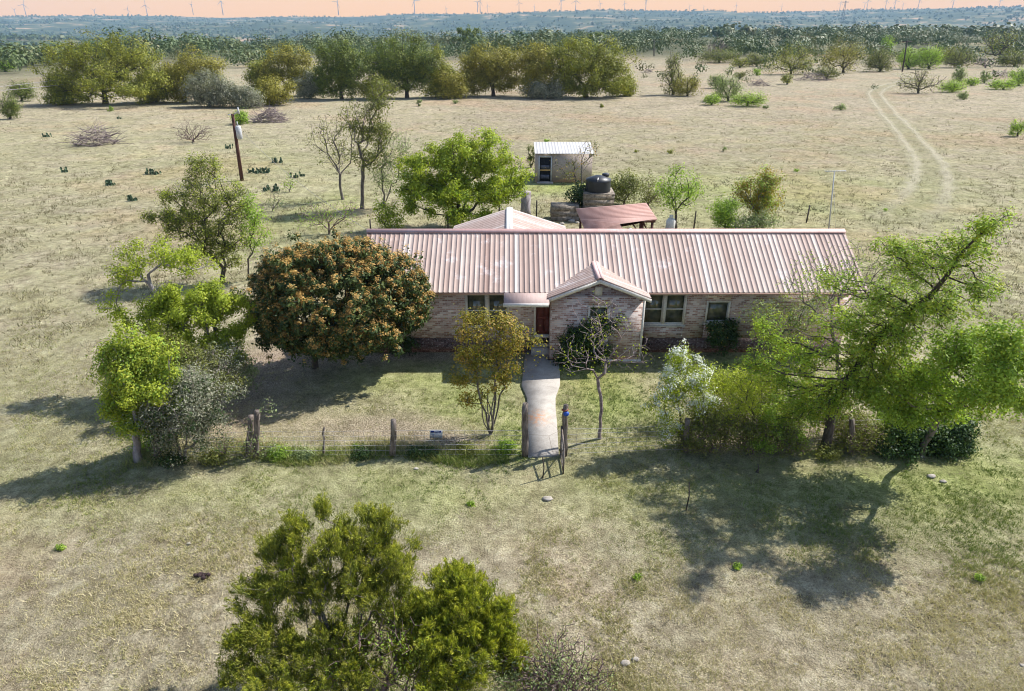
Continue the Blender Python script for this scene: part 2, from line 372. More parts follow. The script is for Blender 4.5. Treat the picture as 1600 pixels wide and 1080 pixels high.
# ---------------------------------------------------------------- plants
def ell(n, shell, g):
    v = g.normal(size=(n, 3)); v /= np.linalg.norm(v, axis=1)[:, None]
    return v*(g.random(n)**shell)[:, None]
class Skel:
    """nodes grown towards points spread through the crown"""
    def __init__(s, base, g):
        s.g = g; s.p = np.zeros((40000, 3)); s.par = np.full(40000, -1); s.pl = np.zeros(40000); s.dir = np.zeros((40000, 3)); s.n = 1
        s.p[0] = base; s.dir[0] = [0, 0, 1]; s.tips = []; s.trunk_n = 1
    def path(s, i, q, step, jit):
        a = s.p[i]; L = np.linalg.norm(q-a); k = max(1, int(L/step)); ctl = a+s.dir[i]*L*.38+s.g.normal(size=3)*L*jit
        last = i
        for t in (np.arange(k)+1)/k:
            pt = (1-t)**2*a+2*t*(1-t)*ctl+t*t*q
            if 0 < t < 1: pt = pt+s.g.normal(size=3)*step*.07
            n = s.n
            if n >= len(s.p)-1: return last
            s.p[n] = pt; s.par[n] = last; d = pt-s.p[last]; l = np.linalg.norm(d)+1e-9; s.pl[n] = s.pl[last]+l; s.dir[n] = d/l; s.n += 1; last = n
        return last
    def grow(s, A, step, jit=.06, alpha=.35, up=.3):
        s.live0 = 0
        o = np.argsort(np.linalg.norm(A-s.p[s.n-1], axis=1)); A = A[o]
        for q in A:
            P_ = s.p[:s.n]; d = q-P_; L = np.linalg.norm(d, axis=1)+1e-6
            cosv = (d*s.dir[:s.n]).sum(1)/L
            cost = L*(1+.35*(1-cosv))+alpha*s.pl[:s.n]+up*np.maximum(0, P_[:, 2]-q[2])
            cost[:s.start] += 1e6
            i = int(np.argmin(cost)); s.tips.append(s.path(i, q, step, jit))
    def radii(s, r0, e=2.3, rmax=9):
        a = np.zeros(s.n); has = np.zeros(s.n, bool)
        for i in range(s.n-1, 0, -1):
            if a[i] == 0: a[i] = r0**e
            a[s.par[i]] += a[i]
        if a[0] == 0: a[0] = r0**e
        s.r = np.minimum(a**(1/e), rmax); return s.r
    def mesh(s, rmin=0):
        n = s.n; par = s.par[1:n]; ch = np.arange(1, n); r = s.r
        keep = r[ch] >= rmin; par = par[keep]; ch = ch[keep]
        main = {}
        big = np.full(n, -1.); 
        for c_, p_ in zip(ch, par):
            if r[c_] > big[p_]: big[p_] = r[c_]; main[p_] = c_
        out = MB()
        for k, sel in ((3, r[ch] < .018), (5, (r[ch] >= .018) & (r[ch] < .06)), (9, r[ch] >= .06)):
            c_ = ch[sel]; p_ = par[sel]
            if not len(c_): continue
            d1 = s.dir[c_]; ismain = np.array([main[q] == w for q, w in zip(p_, c_)])
            d0 = np.where((ismain & (p_ > 0))[:, None], s.dir[p_], d1); r0 = np.where(ismain, r[p_], r[c_]*1.1)
            r0 = np.minimum(r0, r[c_]*1.8)
            ref = np.array([.83, .55, .11])
            def ring(ctr, d, rad):
                a = np.cross(d, ref); a /= np.linalg.norm(a, axis=1)[:, None]+1e-9; b = np.cross(d, a)
                t = 2*np.pi*np.arange(k)/k
                return ctr[:, None]+rad[:, None, None]*(a[:, None]*np.cos(t)[None, :, None]+b[:, None]*np.sin(t)[None, :, None])
            A0 = ring(s.p[p_], d0, r0); A1 = ring(s.p[c_], d1, r[c_]); m = len(c_)
            V = np.concatenate([A0, A1], 1).reshape(-1, 3); j = np.arange(k); base = (np.arange(m)*2*k)[:, None]
            Q = np.stack([base+j, base+(j+1) % k, base+k+(j+1) % k, base+k+j], -1).reshape(-1, 4)
            out._add(V, Q)
        return out
def leaves(ctr, cl, L, W, g, up=.35, style='leaf', axis=None, tonebias=None, out=None):
    n = len(ctr)
    nrm = g.normal(size=(n, 3))*(1 if out is None else .55); nrm[:, 2] = np.abs(nrm[:, 2])*.7+up
    if out is not None: nrm = nrm+out
    nrm /= np.linalg.norm(nrm, axis=1)[:, None]
    a = g.normal(size=(n, 3)) if axis is None else axis+g.normal(size=(n, 3))*.35
    a = a/(np.linalg.norm(a, axis=1)[:, None]+1e-9)
    if axis is None: a -= nrm*(a*nrm).sum(1)[:, None]; a /= np.linalg.norm(a, axis=1)[:, None]+1e-9
    b = np.cross(nrm, a); b /= np.linalg.norm(b, axis=1)[:, None]+1e-9
    l = (L*(.6+.8*g.random(n)))[:, None]; w = (W*(.6+.8*g.random(n)))[:, None]
    V = np.stack([ctr-a*l*.5, ctr+b*w*.5-a*l*.08, ctr+a*l*.5, ctr-b*w*.5-a*l*.08], 1).reshape(-1, 3)
    Q = np.arange(4*n).reshape(-1, 4)
    t = np.clip(cl*.55+g.random(n)*.45, 0, 1)
    if tonebias is not None: t = np.clip(t+tonebias, 0, 1)
    return V, Q, t
def blob_list(blobs, dbase, dr=.85):
    out = []
    for b in blobs:
        px, py, rx, ry = b[:4]; do = b[4] if len(b) > 4 else 0; wt = b[5] if len(b) > 5 else 1
        c = P(px, py, dbase+do); z = zc_of(c); rxm = rx*z/F; rd = rxm*dr
        v = (ry*z/F)**2-(rd*SP)**2; rz = math.sqrt(max(v, (.45*ry*z/F)**2))/CP
        out.append((c, np.array([rxm, rd, rz]), wt))
    return out
GT = [0]
def tree(name, label, cat, base, blobs, tips=300, leaf=('lime', .1, .05, 20, .22), bark='bark', r0=.008, trunk=None, stems=1,
         step=.35, shell=.42, group=None, extra=None, jit=.06, alpha=.35, parts=('trunk', 'crown'), rmax=9, style='leaf', spread=.15,
         dr=.85, up=.3, zmin=.02, d=None, rmin=0, clumps=0, cut=0, irr=.2, pull=.45, sth=.25, srad=0, gap=.22):
    GT[0] += 1; g = np.random.default_rng(1000+GT[0])
    b0 = G(*base) if d is None else P(base[0], base[1], d)
    b0 = np.array([b0[0], b0[1], float(terrain(b0[0], b0[1]))-.03])
    root = empty(name, b0, label, cat, group)
    BL = blob_list(blobs, b0[1], dr)
    vol = np.array([np.prod(r)**.8*w for _, r, w in BL]); vol /= vol.sum()
    A = []
    for (c, r, w), f in zip(BL, vol):
        n = max(1, int(round(tips*f))); q = ell(n, shell, g)
        ph = GT[0]*1.7+r[0]; u_ = q/(np.linalg.norm(q, axis=1)[:, None]+1e-6)
        q *= (1+irr*(np.sin(u_[:, :1]*4.1+ph)*np.cos(u_[:, 2:]*5.3+ph*2)+.8*np.sin(u_[:, 1:2]*9+u_[:, 2:]*8+ph*3)*np.cos(u_[:, :1]*8.3-ph)))
        far = g.random(len(q)) < .09; q[far] *= g.uniform(1.05, 1.35, (far.sum(), 1))
        A.append(c+q*r)
    A = np.concatenate(A)
    if gap:         # holes where no twig grows
        gs_ = 1.9/max(.25, np.mean([r.mean() for _, r, _ in BL])*.55); ph = g.uniform(0, 6, 3); w_ = A*gs_
        f_ = np.sin(w_[:, 0]+1.3*np.sin(w_[:, 1]*.8+ph[0])+ph[1])+np.sin(w_[:, 1]*1.1+1.2*np.sin(w_[:, 2]+ph[2]))+np.sin(w_[:, 2]*1.3+1.1*np.sin(w_[:, 0]*.9+ph[1]))
        A = A[f_ > np.quantile(f_, gap)]
    if clumps:      # pull the tips into clumps so gaps open between them
        ctr = A[g.choice(len(A), clumps)]; dd = np.linalg.norm(A[:, None]-ctr[None], axis=2); k = dd.argmin(1)
        A = A+(ctr[k]-A)*pull
    hi_ = A[:, 2].max()-b0[2]; lim = b0[2]+min(zmin+.12, hi_*.3); A = A[A[:, 2] > lim] if hi_ > .1 else np.concatenate([A[:, :2], np.maximum(A[:, 2:], b0[2]+.04)], 1)
    if cut: A = A[g.random(len(A)) > cut]
    s = Skel(b0, g); top = A.mean(0)
    starts = []
    for k in range(stems):
        s_dir = np.array([0, 0, 1.]) if stems == 1 else np.array([math.cos(6.283*k/stems+.5)*.4, math.sin(6.283*k/stems+.5)*.4, 1])
        s.dir[0] = s_dir/np.linalg.norm(s_dir)
        if trunk:
            i = 0
            for (tx, ty, td) in trunk: i = s.path(i, P(tx, ty, b0[1]+td), step*.7, .03)
        else:
            zb = A[:, 2].min(); zt = b0[2]+max((zb-b0[2])*.9, (top[2]-b0[2])*(.35 if stems == 1 else sth))
            off = np.array([math.cos(6.283*k/stems), math.sin(6.283*k/stems)])*spread*(0 if stems == 1 else 1)*(1+.5*g.random())*(zt-b0[2])
            q = np.array([b0[0]+(top[0]-b0[0])*.25+off[0], b0[1]+(top[1]-b0[1])*.25+off[1], zt])
            i = s.path(0, q, step*.7, .05); starts.append(i)
    s.start = 0 if stems > 1 else (0 if trunk else 0)
    # leave the lowest trunk nodes free of branches
    low = s.n
    zlow = b0[2]+(s.p[:s.n, 2].max()-b0[2])*(.45 if not trunk else .3)
    hold = np.nonzero(s.p[:s.n, 2] >= zlow)[0]
    s.start = int(hold.min()) if len(hold) else 0
    if stems > 1: s.start = 0; s.pl[0] += 50
    s.grow(A, step, jit, alpha, up)
    if stems > 1: s.pl[0] -= 50
    s.radii(r0, rmax=rmax)
    if srad:
        for i in starts:
            while i > 0: s.r[i] = max(s.r[i], srad); i = s.par[i]
    # swell the foot
    hgt = (s.p[:s.n, 2]-b0[2]); s.r = s.r*(1+.35*np.exp(-np.maximum(hgt, 0)/.25)*(s.r > .05))
    s.mesh(rmin).build(parts[0], bark, root, smooth=True)
    T = s.p[s.tips]; D = s.dir[s.tips]
    def foliage(lf, pname, sel=None, seed=0, lift=0):
        mat, L, W, cnt, sp = lf[:5]; tb = lf[5] if len(lf) > 5 else None
        t = T if sel is None else T[sel]; dd = D if sel is None else D[sel]
        if not len(t): return
        # some leaves sit along the twig as well as at its end
        k = np.repeat(np.arange(len(t)), g.poisson(cnt*np.exp(g.normal(size=len(t))*.6-.1)))
        if not len(k): return
        if style == 'spray':    # feathery sprig: needles along an upturned shoot
            ax = dd*.75+np.array([0, 0, .75])+g.normal(size=dd.shape)*.25; ax /= np.linalg.norm(ax, axis=1)[:, None]
            Ls = sp*g.uniform(.5, 1.7, len(t)); u_ = g.random(len(k))
            ctr = t[k]+ax[k]*((u_-.35)*Ls[k])[:, None]+g.normal(size=(len(k), 3))*((1-u_)*.22+.05)[:, None]*Ls[k][:, None]
            ub = (u_-.45)*.55
        else:
            ub = None; ctr = t[k]-dd[k]*(np.abs(g.normal(size=len(k)))*sp*.8)[:, None]+g.normal(size=(len(k), 3))*sp*np.array([1, 1, .8])
        ctr[:, 2] += lift
        cl = g.random(len(t))[k]
        axis = None
        if style == 'spray':
            axis = ax[k]
        ok = ctr[:, 2] > b0[2]+zmin; ctr = ctr[ok]; cl = cl[ok]; axis = axis[ok] if axis is not None else None
        o_ = None
        if style != 'spray':
            kk = k[ok]; tc = T.mean(0); o_ = (ctr-t[kk])/(sp*1.6)+(ctr-tc)/(np.linalg.norm(ctr-tc, axis=1)[:, None]+.01)*.6
        V, Q, tn = leaves(ctr, cl, L, W, g, axis=axis, out=o_, tonebias=None if ub is None else ub[ok])
        mesh_from(pname, V, Q, tn, mat, root)
    if leaf: foliage(leaf, parts[1])
    if extra:
        for (lf, pname, frac, lift) in extra:
            foliage(lf, pname, g.random(len(T)) < frac, lift=lift)
    return root, s

def bare(name, label, cat, base, blobs, tips=300, bark='twig', r0=.006, stems=7, **k):
    return tree(name, label, cat, base, blobs, tips, k.pop('leaf', None), bark, r0, stems=stems, parts=('branches', 'foliage'), **k)

def brush_pile(label, base, w, h, n=160, mat='twig', seed=1, group='cut brush piles in the pasture'):
    g = np.random.default_rng(seed); c = G(*base); z = zc_of(c); W = w*z/F/2; Hh = h*z/F
    mb = MB(); V = []
    for i in range(n):
        a = g.uniform(0, 6.28); r = g.random()**.6; x = math.cos(a)*r*W*.75; y = math.sin(a)*r*W*.5
        zt = max(.08, Hh*(1-r*r)*g.uniform(.3, 1)); az = g.uniform(0, 6.28); L = g.uniform(.3, 1.)*min(W, 2.2)
        tilt = g.uniform(-.3, .5); p = np.array([x, y, zt]); q = p.copy(); pts = [p]
        dv = np.array([math.cos(az)*math.cos(tilt), math.sin(az)*math.cos(tilt), math.sin(tilt)])
        for j in range(4):
            dv = dv+g.normal(size=3)*.25; dv /= np.linalg.norm(dv); q = q+dv*L/4; q[2] = max(q[2], .03); pts.append(q.copy())
        rr = g.uniform(.012, .045); mb.tube(np.array(pts)+c, [rr, rr*.85, rr*.7, rr*.5, rr*.25], 4, cap=False)
    return mb.build('brush_pile', mat, None, origin=c, cat='brush pile', label=label, group=group)

def cactus(label, base, w, n=26, seed=0):
    g = np.random.default_rng(seed+50); c = G(*base); W = w*zc_of(c)/F/2; mb = MB()
    for i in range(n):
        x, y = g.uniform(-W, W), g.uniform(-W, W)*.45; a = g.uniform(0, 3.14); t = g.uniform(-.4, .4)
        z = .1
        for lev in range(1+int(g.random() < .4)):
            r = g.uniform(.09, .14); k = 8; V = []
            u = np.array([math.cos(a), math.sin(a), t]); nn = np.array([-math.sin(a), math.cos(a), 0])*.02; zz = np.array([0, 0, 1.])
            ctr = c+np.array([x, y, z])
            for sg in (-1, 1):
                for j in range(k):
                    th = 6.283*j/k; V.append(ctr+u*math.cos(th)*r*.8+zz*math.sin(th)*r*1.15+nn*sg)
            mb._add(V, [[j, (j+1) % k, k+(j+1) % k, k+j] for j in range(k)]+[[0, 1, 2, 3], [0, 3, 4, 7], [4, 5, 6, 7], [8, 11, 10, 9], [8, 15, 12, 11], [12, 15, 14, 13]])
            z += r*1.9; a += g.uniform(-.6, .6); x += g.uniform(-.06, .06)
    return mb.build('prickly_pear', 'cactus', None, origin=c, cat='cactus', label=label, group='prickly pear clumps in the pasture')

SKY_S = .12; PEACH_S = 1.0; HAZE = 1.1e-4; EXPO = .84
# ================================================================ GROUND
def axis_lines(lo, hi, fine, a, b, gr):
    v = list(np.arange(a, b+1e-6, fine)); s = fine
    while v[-1] < hi: s = min(s*gr, 130); v.append(v[-1]+s)
    s = fine; w = [v[0]]
    while w[-1] > lo: s = min(s*gr, 130); w.append(w[-1]-s)
    return np.array(w[1:][::-1]+v)
def in_px(x, y):  # photo pixel of a ground point, to tint the ground where the place is green or bare
    zc = y*CP+H*SP; return 800+F*x/np.maximum(zc, .1), 540+F*(H*CP-y*SP)/np.maximum(zc, .1)
def world_blobs(x, y, L):
    t = np.zeros_like(x)
    for px, py, rx, ry, s in L:
        c = G(px, py); e = G(px+rx, py)[0]-c[0]; f = G(px, py-ry)[1]-c[1]
        t = t+s*np.exp(-((x-c[0])/e)**2-((y-c[1])/f)**2)
    return t
GREEN = [(940, 600, 70, 50, .85), (850, 560, 120, 20, .3), (740, 630, 90, 60, .5), (800, 690, 30, 30, .6), (1000, 650, 80, 40, .35), (1150, 570, 90, 18, .8), (1330, 760, 190, 50, .6), (620, 595, 150, 30, .45), (600, 640, 150, 20, .15),
         (700, 765, 200, 30, .25), (560, 712, 260, 10, .4), (1560, 740, 120, 80, .5), (1000, 760, 120, 30, .2), (850, 292, 130, 12, .6), (480, 340, 90, 40, .4),
         (1150, 300, 300, 40, .35), (300, 760, 300, 50, .25), (1100, 850, 250, 60, .2), (640, 800, 200, 50, .2), (420, 260, 160, 25, .15), (1060, 690, 100, 20, .3), (800, 670, 15, 30, .4), (180, 960, 300, 140, -.45), (1420, 990, 360, 130, -.45), (1000, 960, 260, 100, -.3), (780, 850, 160, 50, -.2), (1540, 850, 80, 70, .15)]
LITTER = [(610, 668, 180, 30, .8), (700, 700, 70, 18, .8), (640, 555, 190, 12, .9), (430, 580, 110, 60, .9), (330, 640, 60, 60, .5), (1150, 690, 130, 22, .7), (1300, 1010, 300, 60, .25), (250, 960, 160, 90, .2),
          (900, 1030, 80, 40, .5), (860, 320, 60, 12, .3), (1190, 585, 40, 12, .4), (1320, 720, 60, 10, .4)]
xs = axis_lines(-6500, 6500, .6, -34, 40, 1.055); ys = axis_lines(-120, 6450, .6, 6, 62, 1.04)
X, Y = np.meshgrid(xs, ys); Z = terrain(X, Y)
Z = Z+(fbm(X, Y, 2.2, 2, 5)-.5)*.07*(1-sstep(70, 110, np.hypot(X, Y)))*(np.abs(Y-20) > 0)
Z = np.where(((X > -8) & (X < 15) & (Y > 17) & (Y < 36)), Z*.25-.012, Z)
wood = sstep(150, 330, Y+(fbm(X, Y, 90, 3, 21)-.5)*120)*.8
wood = np.maximum(wood, sstep(-120, 60, np.hypot(X, Y)-edge_of(np.clip(X/np.maximum(Y, 1), -2, 2))))
green = .22+world_blobs(X, Y, GREEN)+.12*(fbm(X, Y, 9, 3, 3)-.5)-sstep(70, 110, Y)*.15
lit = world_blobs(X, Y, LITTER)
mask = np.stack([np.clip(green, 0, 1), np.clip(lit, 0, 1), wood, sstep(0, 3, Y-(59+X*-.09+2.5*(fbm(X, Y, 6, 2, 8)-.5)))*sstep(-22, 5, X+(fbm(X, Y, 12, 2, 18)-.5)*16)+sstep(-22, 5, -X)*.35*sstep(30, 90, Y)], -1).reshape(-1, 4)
nx = len(xs); i = np.arange(len(ys)-1)[:, None]*nx+np.arange(nx-1)
Qd = np.stack([i, i+1, i+nx+1, i+nx], -1).reshape(-1, 4)
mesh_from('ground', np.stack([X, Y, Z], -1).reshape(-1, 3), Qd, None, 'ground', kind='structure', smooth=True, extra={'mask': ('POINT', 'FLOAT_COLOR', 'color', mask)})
def gz(x, y): return terrain(x, y)

# track through the pasture
tp = [(1392, 366), (1425, 332), (1449, 302), (1458, 275), (1447, 247), (1424, 218), (1395, 185), (1376, 162), (1368, 146), (1385, 135), (1420, 125), (1405, 117), (1370, 110), (1330, 106)]
W3 = np.array([G(*q) for q in tp]); tt = np.linspace(0, len(tp)-1, 160)
def cr(Pn, t):
    i = int(min(max(math.floor(t), 0), len(Pn)-2)); u = t-i; p0 = Pn[max(i-1, 0)]; p1 = Pn[i]; p2 = Pn[i+1]; p3 = Pn[min(i+2, len(Pn)-1)]
    return .5*((2*p1)+(-p0+p2)*u+(2*p0-5*p1+4*p2-p3)*u*u+(-p0+3*p1-3*p2+p3)*u**3)
ctr = np.array([cr(W3, t) for t in tt]); dv = np.gradient(ctr[:, :2], axis=0); dv /= np.linalg.norm(dv, axis=1)[:, None]; nr = np.stack([-dv[:, 1], dv[:, 0]], 1)
uu = np.linspace(-1.1, 1.1, 9); TV = []; TU = []; TF = []
for j, c in enumerate(ctr):
    for u in uu:
        q = c[:2]+nr[j]*u*(2.1+1.3*max(0, 1-j/60)); TV.append([*q, float(gz(*q))+.075+.02*(fbm(q[0], q[1], 2.2, 2, 5))]); TU.append(u); TF.append(min(1, j/28)*min(1, (160-j)/12)*.85)
n9 = len(uu); ii = (np.arange(len(ctr)-1)[:, None]*n9+np.arange(n9-1))
mesh_from('track', TV, np.stack([ii, ii+1, ii+n9+1, ii+n9], -1).reshape(-1, 4), None, 'track', kind='structure', extra={'u': ('POINT', 'FLOAT', 'value', TU), 'fade': ('POINT', 'FLOAT', 'value', TF)})

# concrete walk
LP_ = [(825, 716), (825, 660), (825, 640), (823, 622), (815, 603), (817, 588), (819, 568), (822, 548)]
RP_ = [(873, 713), (870, 660), (868, 640), (868, 622), (875, 602), (875, 588), (873, 568), (869, 548)]
pth = RP_+LP_[::-1]
L3 = [G(*q) for q in LP_]; R3 = [G(*q) for q in RP_]; n_ = len(L3)
PV = [[*p[:2], z] for z in (-.05, .06) for row in (L3, R3) for p in row]
PQ = [[2*n_+i, 3*n_+i, 3*n_+i+1, 2*n_+i+1] for i in range(n_-1)]+[[i, 2*n_+i, 2*n_+i+1, i+1] for i in range(n_-1)]+[[n_+i+1, 3*n_+i+1, 3*n_+i, n_+i] for i in range(n_-1)]+[[0, n_, 3*n_, 2*n_], [n_-1, 3*n_-1, 4*n_-1, 2*n_-1]]
mesh_from('path', PV, np.array(PQ), None, 'concrete', kind='structure')

# grass blades close to the camera and tufts in the pasture
def keepmask(x, y):
    k = ~((x > -6) & (x < 13.6) & (y > 23.6) & (y < 36))
    poly = np.array([G(*q)[:2] for q in pth]); ins = np.zeros(len(x), bool); j = len(poly)-1
    for i in range(len(poly)):
        a, b = poly[i], poly[j]
        ins ^= ((a[1] > y) != (b[1] > y)) & (x < (b[0]-a[0])*(y-a[1])/(b[1]-a[1]+1e-12)+a[0]); j = i
    return k & ~ins
def clumps_(n, per, ylo, yhi, h0, w0, rad, seed, name, mat, strip=False, fin=None, fout=None):
    g = np.random.default_rng(seed)
    if strip: y = g.uniform(ylo, yhi, n); x = g.uniform(-11.5, -.1, n); y = y+.25*np.sin(x*1.3)
    else: y = 1/(1/ylo+g.random(n)*(1/yhi-1/ylo)); x = g.uniform(-1.12, 1.12, n)*(y*CP+H*SP)*.75
    k = keepmask(x, y); x, y = x[k], y[k]; pr = np.ones(len(x))
    li = world_blobs(x, y, LITTER)
    if not strip:
        dn = fbm(x, y, .8, 3, 31)*.6+fbm(x, y, 4., 2, 33)*.4; pr = np.clip((dn-.36)*4, .1, 1)*np.clip(1.1-li*.8, .2, 1)
    if fin: pr = pr*sstep(fin[0], fin[1], y)*(1-((x > -13) & (x < 17) & (y < 34)))
    if fout: pr = pr*(1-sstep(fout[0], fout[1], y))
    k = g.random(len(x)) < pr; x, y = x[k], y[k]
    gr = .25+world_blobs(x, y, GREEN)-.4*world_blobs(x, y, LITTER)+(fbm(x, y, 2.8, 3, 77)-.5)*.9
    ct = g.random(len(x)); cs = np.exp(g.normal(size=len(x))*.35)
    i = np.repeat(np.arange(len(x)), per); m = len(i); x = x[i]+g.normal(size=m)*rad*cs[i]; y = y[i]+g.normal(size=m)*rad*cs[i]; k2 = keepmask(x, y)
    i, x, y = i[k2], x[k2], y[k2]; m = len(i)
    z = gz(x, y)-.01; hh = h0*cs[i]*(.5+.8*g.random(m)); a = g.uniform(0, 6.28, m); w = w0*(.6+.8*g.random(m)); le = g.normal(size=(m, 2))*.6*hh[:, None]
    b = np.stack([x, y, z], 1); u = np.stack([np.cos(a)*w/2, np.sin(a)*w/2, 0*w], 1); tipp = b+np.stack([le[:, 0], le[:, 1], hh], 1)
    tone = np.clip(.72-gr[i]*.8+(ct[i]-.5)*.5+(g.random(m)-.5)*.25, 0, 1)
    mesh_from(name, np.stack([b-u, b+u, tipp], 1).reshape(-1, 3), np.arange(3*m).reshape(-1, 3), tone, mat, kind='stuff')
clumps_(95000, 9, 8.6, 40, .06, .014, .035, 1, 'grass', 'grass', fout=(24, 40))
clumps_(1500, 12, 16.9, 17.8, .17, .016, .05, 2, 'verge_grass', 'grass', strip=True)
clumps_(42000, 8, 18, 150, .14, .034, .10, 3, 'bunch_grass', 'tuft', fin=(20, 40))

# ================================================================ HOUSE
house = empty('ranch_house', (3.8, 26.7, 0), 'long low brick ranch house with faded red ribbed metal roof and small front gable', 'house')
def corr(o, u, v, L, S, pitch=.19, hgt=.02, und=.04, g=None, tones=None, ext=None):
    """ribbed sheet: origin o, unit vectors u (along the eave) and v (up the slope)"""
    g = g or np.random.default_rng(3); o, u, v = (np.asarray(q, float) for q in (o, u, v)); n = np.cross(u, v); n /= np.linalg.norm(n)
    if n[2] < 0: n = -n
    mb = MB(); k = int(L/pitch); pr = []; tn = []; pan = .5
    for i in range(k+1):
        x = i*pitch
        if i % 4 == 0: pan = g.uniform(.35, .7)
        t = np.clip(pan+g.normal()*.12+(.3 if g.random() < .14 else 0), 0, 1)
        for dx, h in ((0, 0), (.012, hgt), (.03, hgt), (.044, 0)):
            if x+dx <= L: pr.append((x+dx, h)); tn.append(t if h == 0 and dx > .02 else t*.9)
    if pr[-1][0] < L: pr.append((L, 0)); tn.append(.5)
    V = []
    for x, h in pr: V += [o+u*x+n*h, o+u*x+v*S+n*h]
    Q = [[2*i, 2*i+2, 2*i+3, 2*i+1] for i in range(len(pr)-1)]
    mb._add(V, Q, None, np.array(tn[:-1]))
    b = -n*und; a0 = o-n*.004; mb.hexa([a0+b, a0+u*L+b, a0+u*L+v*S+b, a0+v*S+b, a0, a0+u*L, a0+u*L+v*S, a0+v*S], .3)
    return mb
X0, X1, YE, YR, ZE, ZR = -5.8, 13.32, 23.8, 26.7, 2.77, 4.33
S = math.hypot(YR-YE, ZR-ZE); v = np.array([0, YR-YE, ZR-ZE])/S
mb = corr((X0, YE, ZE), (1, 0, 0), v, X1-X0, S); mb.build('roof', 'roof', house)
v2 = np.array([0, -(YR-YE), ZR-ZE])/S
mb = corr((X0, 2*YR-YE, ZE), (1, 0, 0), v2, X1-X0, S); mb.build('roof', 'roof', house)
mb = MB()
for s in (-1, 1): 
    mb.hexa([[X0-.02, YR, ZR+.03], [X1+.02, YR, ZR+.03], [X1+.02, YR+s*.2, ZR-.06], [X0-.02, YR+s*.2, ZR-.06], [X0-.02, YR, ZR+.05], [X1+.02, YR, ZR+.05], [X1+.02, YR+s*.2, ZR-.04], [X0-.02, YR+s*.2, ZR-.04]], .4)
mb.build('ridge_cap', 'roof_trim', house)
mb = MB()  # barge boards and fascia
mb.box(X0+.02, X1-.02, YE+.05, YE+.08, ZE-.11, ZE-.05)
for x in (X0, X1-.03):
    for a, b in ((YE, YR), (2*YR-YE, YR)):
        mb.hexa([[x, a, ZE-.16], [x+.03, a, ZE-.16], [x+.03, b, ZR-.16], [x, b, ZR-.16], [x, a, ZE-.045], [x+.03, a, ZE-.045], [x+.03, b, ZR-.045], [x, b, ZR-.045]])
mb.build('fascia', 'roof_trim', house)
# walls with real openings: boxes around the holes
def wall_holes(mb, x0, x1, y0, y1, z0, z1, holes, skirt=None):
    xs_ = sorted({x0, x1, *[h[0] for h in holes], *[h[1] for h in holes]})
    for a, b in zip(xs_, xs_[1:]):
        zz = [z0]
        for h in holes:
            if h[0] <= a+1e-6 and h[1] >= b-1e-6: zz += [h[2], h[3]]
        zz.append(z1)
        for q in range(0, len(zz), 2):
            if zz[q+1]-zz[q] > .01: mb.box(a, b, y0, y1, zz[q], zz[q+1])
YW = 24.4; XL, XR = X0+.3, X1-.3; FZ = .62
holesF = [(-1.8, -.12, 1.05, 2.5), (.85, 1.7, FZ+.06, 2.5), (5.05, 6.72, 1.18, 2.5), (7.5, 8.42, 1.27, 2.2)]
mb = MB(); wall_holes(mb, XL, XR, YW, YW+.14, FZ, 2.72, holesF)
mb.box(XL, XL+.14, YW+.14, 29.0, FZ, 2.72); mb.box(XR-.14, XR, YW+.14, 29.0, FZ, 2.72); mb.box(XL+.14, XR-.14, 28.86, 29.0, FZ, 2.72)
for x in (XL, XR-.14):   # gable triangles
    b = mb.n; mb._add([[x, 24.4, 2.72], [x+.14, 24.4, 2.72], [x+.14, 29, 2.72], [x, 29, 2.72], [x, 26.7, 4.1], [x+.14, 26.7, 4.1]], [[0, 1, 5, 4], [2, 3, 4, 5]], [[0, 4, 3], [1, 2, 5]])
mb.build('wall', 'brick', house)
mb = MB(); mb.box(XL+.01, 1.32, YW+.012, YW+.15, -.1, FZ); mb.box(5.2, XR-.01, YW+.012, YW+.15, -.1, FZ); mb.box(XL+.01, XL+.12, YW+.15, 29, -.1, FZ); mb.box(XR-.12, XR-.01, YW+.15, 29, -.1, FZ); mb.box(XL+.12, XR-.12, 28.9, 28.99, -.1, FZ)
mb.build('lower_wall', 'brick_dark', house)  # darker brick along the lowest band of the main walls
def window(x0, x1, z0, z1, y, lights=1, sash=True, label=None):
    fr = MB(); f = .05; yf = y-.03
    for (a, b, c, d) in ((x0-.06, x0, z0-.06, z1+.06), (x1, x1+.06, z0-.06, z1+.06), (x0, x1, z1, z1+.06), (x0, x1, z0-.06, z0)):
        fr.box(a, b, yf, y+.1, c, d)
    cs = np.linspace(x0, x1, lights+1)
    for i in range(1, lights): fr.box(cs[i]-.06, cs[i]+.06, yf+.005, y+.1, z0, z1)
    w = fr.build('window', 'cream', house, label=label)
    sl = MB(); sl.box(x0-.1, x1+.1, y-.07, y-.0301, z0-.11, z0-.061); sl.build('sill', 'cream', w)
    for i in range(lights):
        a = cs[i]+(.06 if i else 0); b = cs[i+1]-(.06 if i < lights-1 else 0)
        p = MB(); p.box(a, b, y+.065, y+.08, z0, z1); p.build('pane', 'glass', w)
        s = MB(); zm = (z0+z1)/2
        for (q0, q1, q2, q3) in ((a, a+.03, z0, z1), (b-.03, b, z0, z1), (a+.03, b-.03, z1-.03, z1), (a+.03, b-.03, z0, z0+.035)): s.box(q0, q1, y+.03, y+.064, q2, q3)
        if sash: s.box(a+.03, b-.03, y+.02, y+.064, zm-.02, zm+.02)
        s.build('sash', 'metal' if not sash else 'cream', w)
window(-1.74, -.18, 1.11, 2.44, YW, 2)
window(5.11, 6.66, 1.24, 2.44, YW, 2)
window(7.56, 8.36, 1.33, 2.14, YW, 1, False)
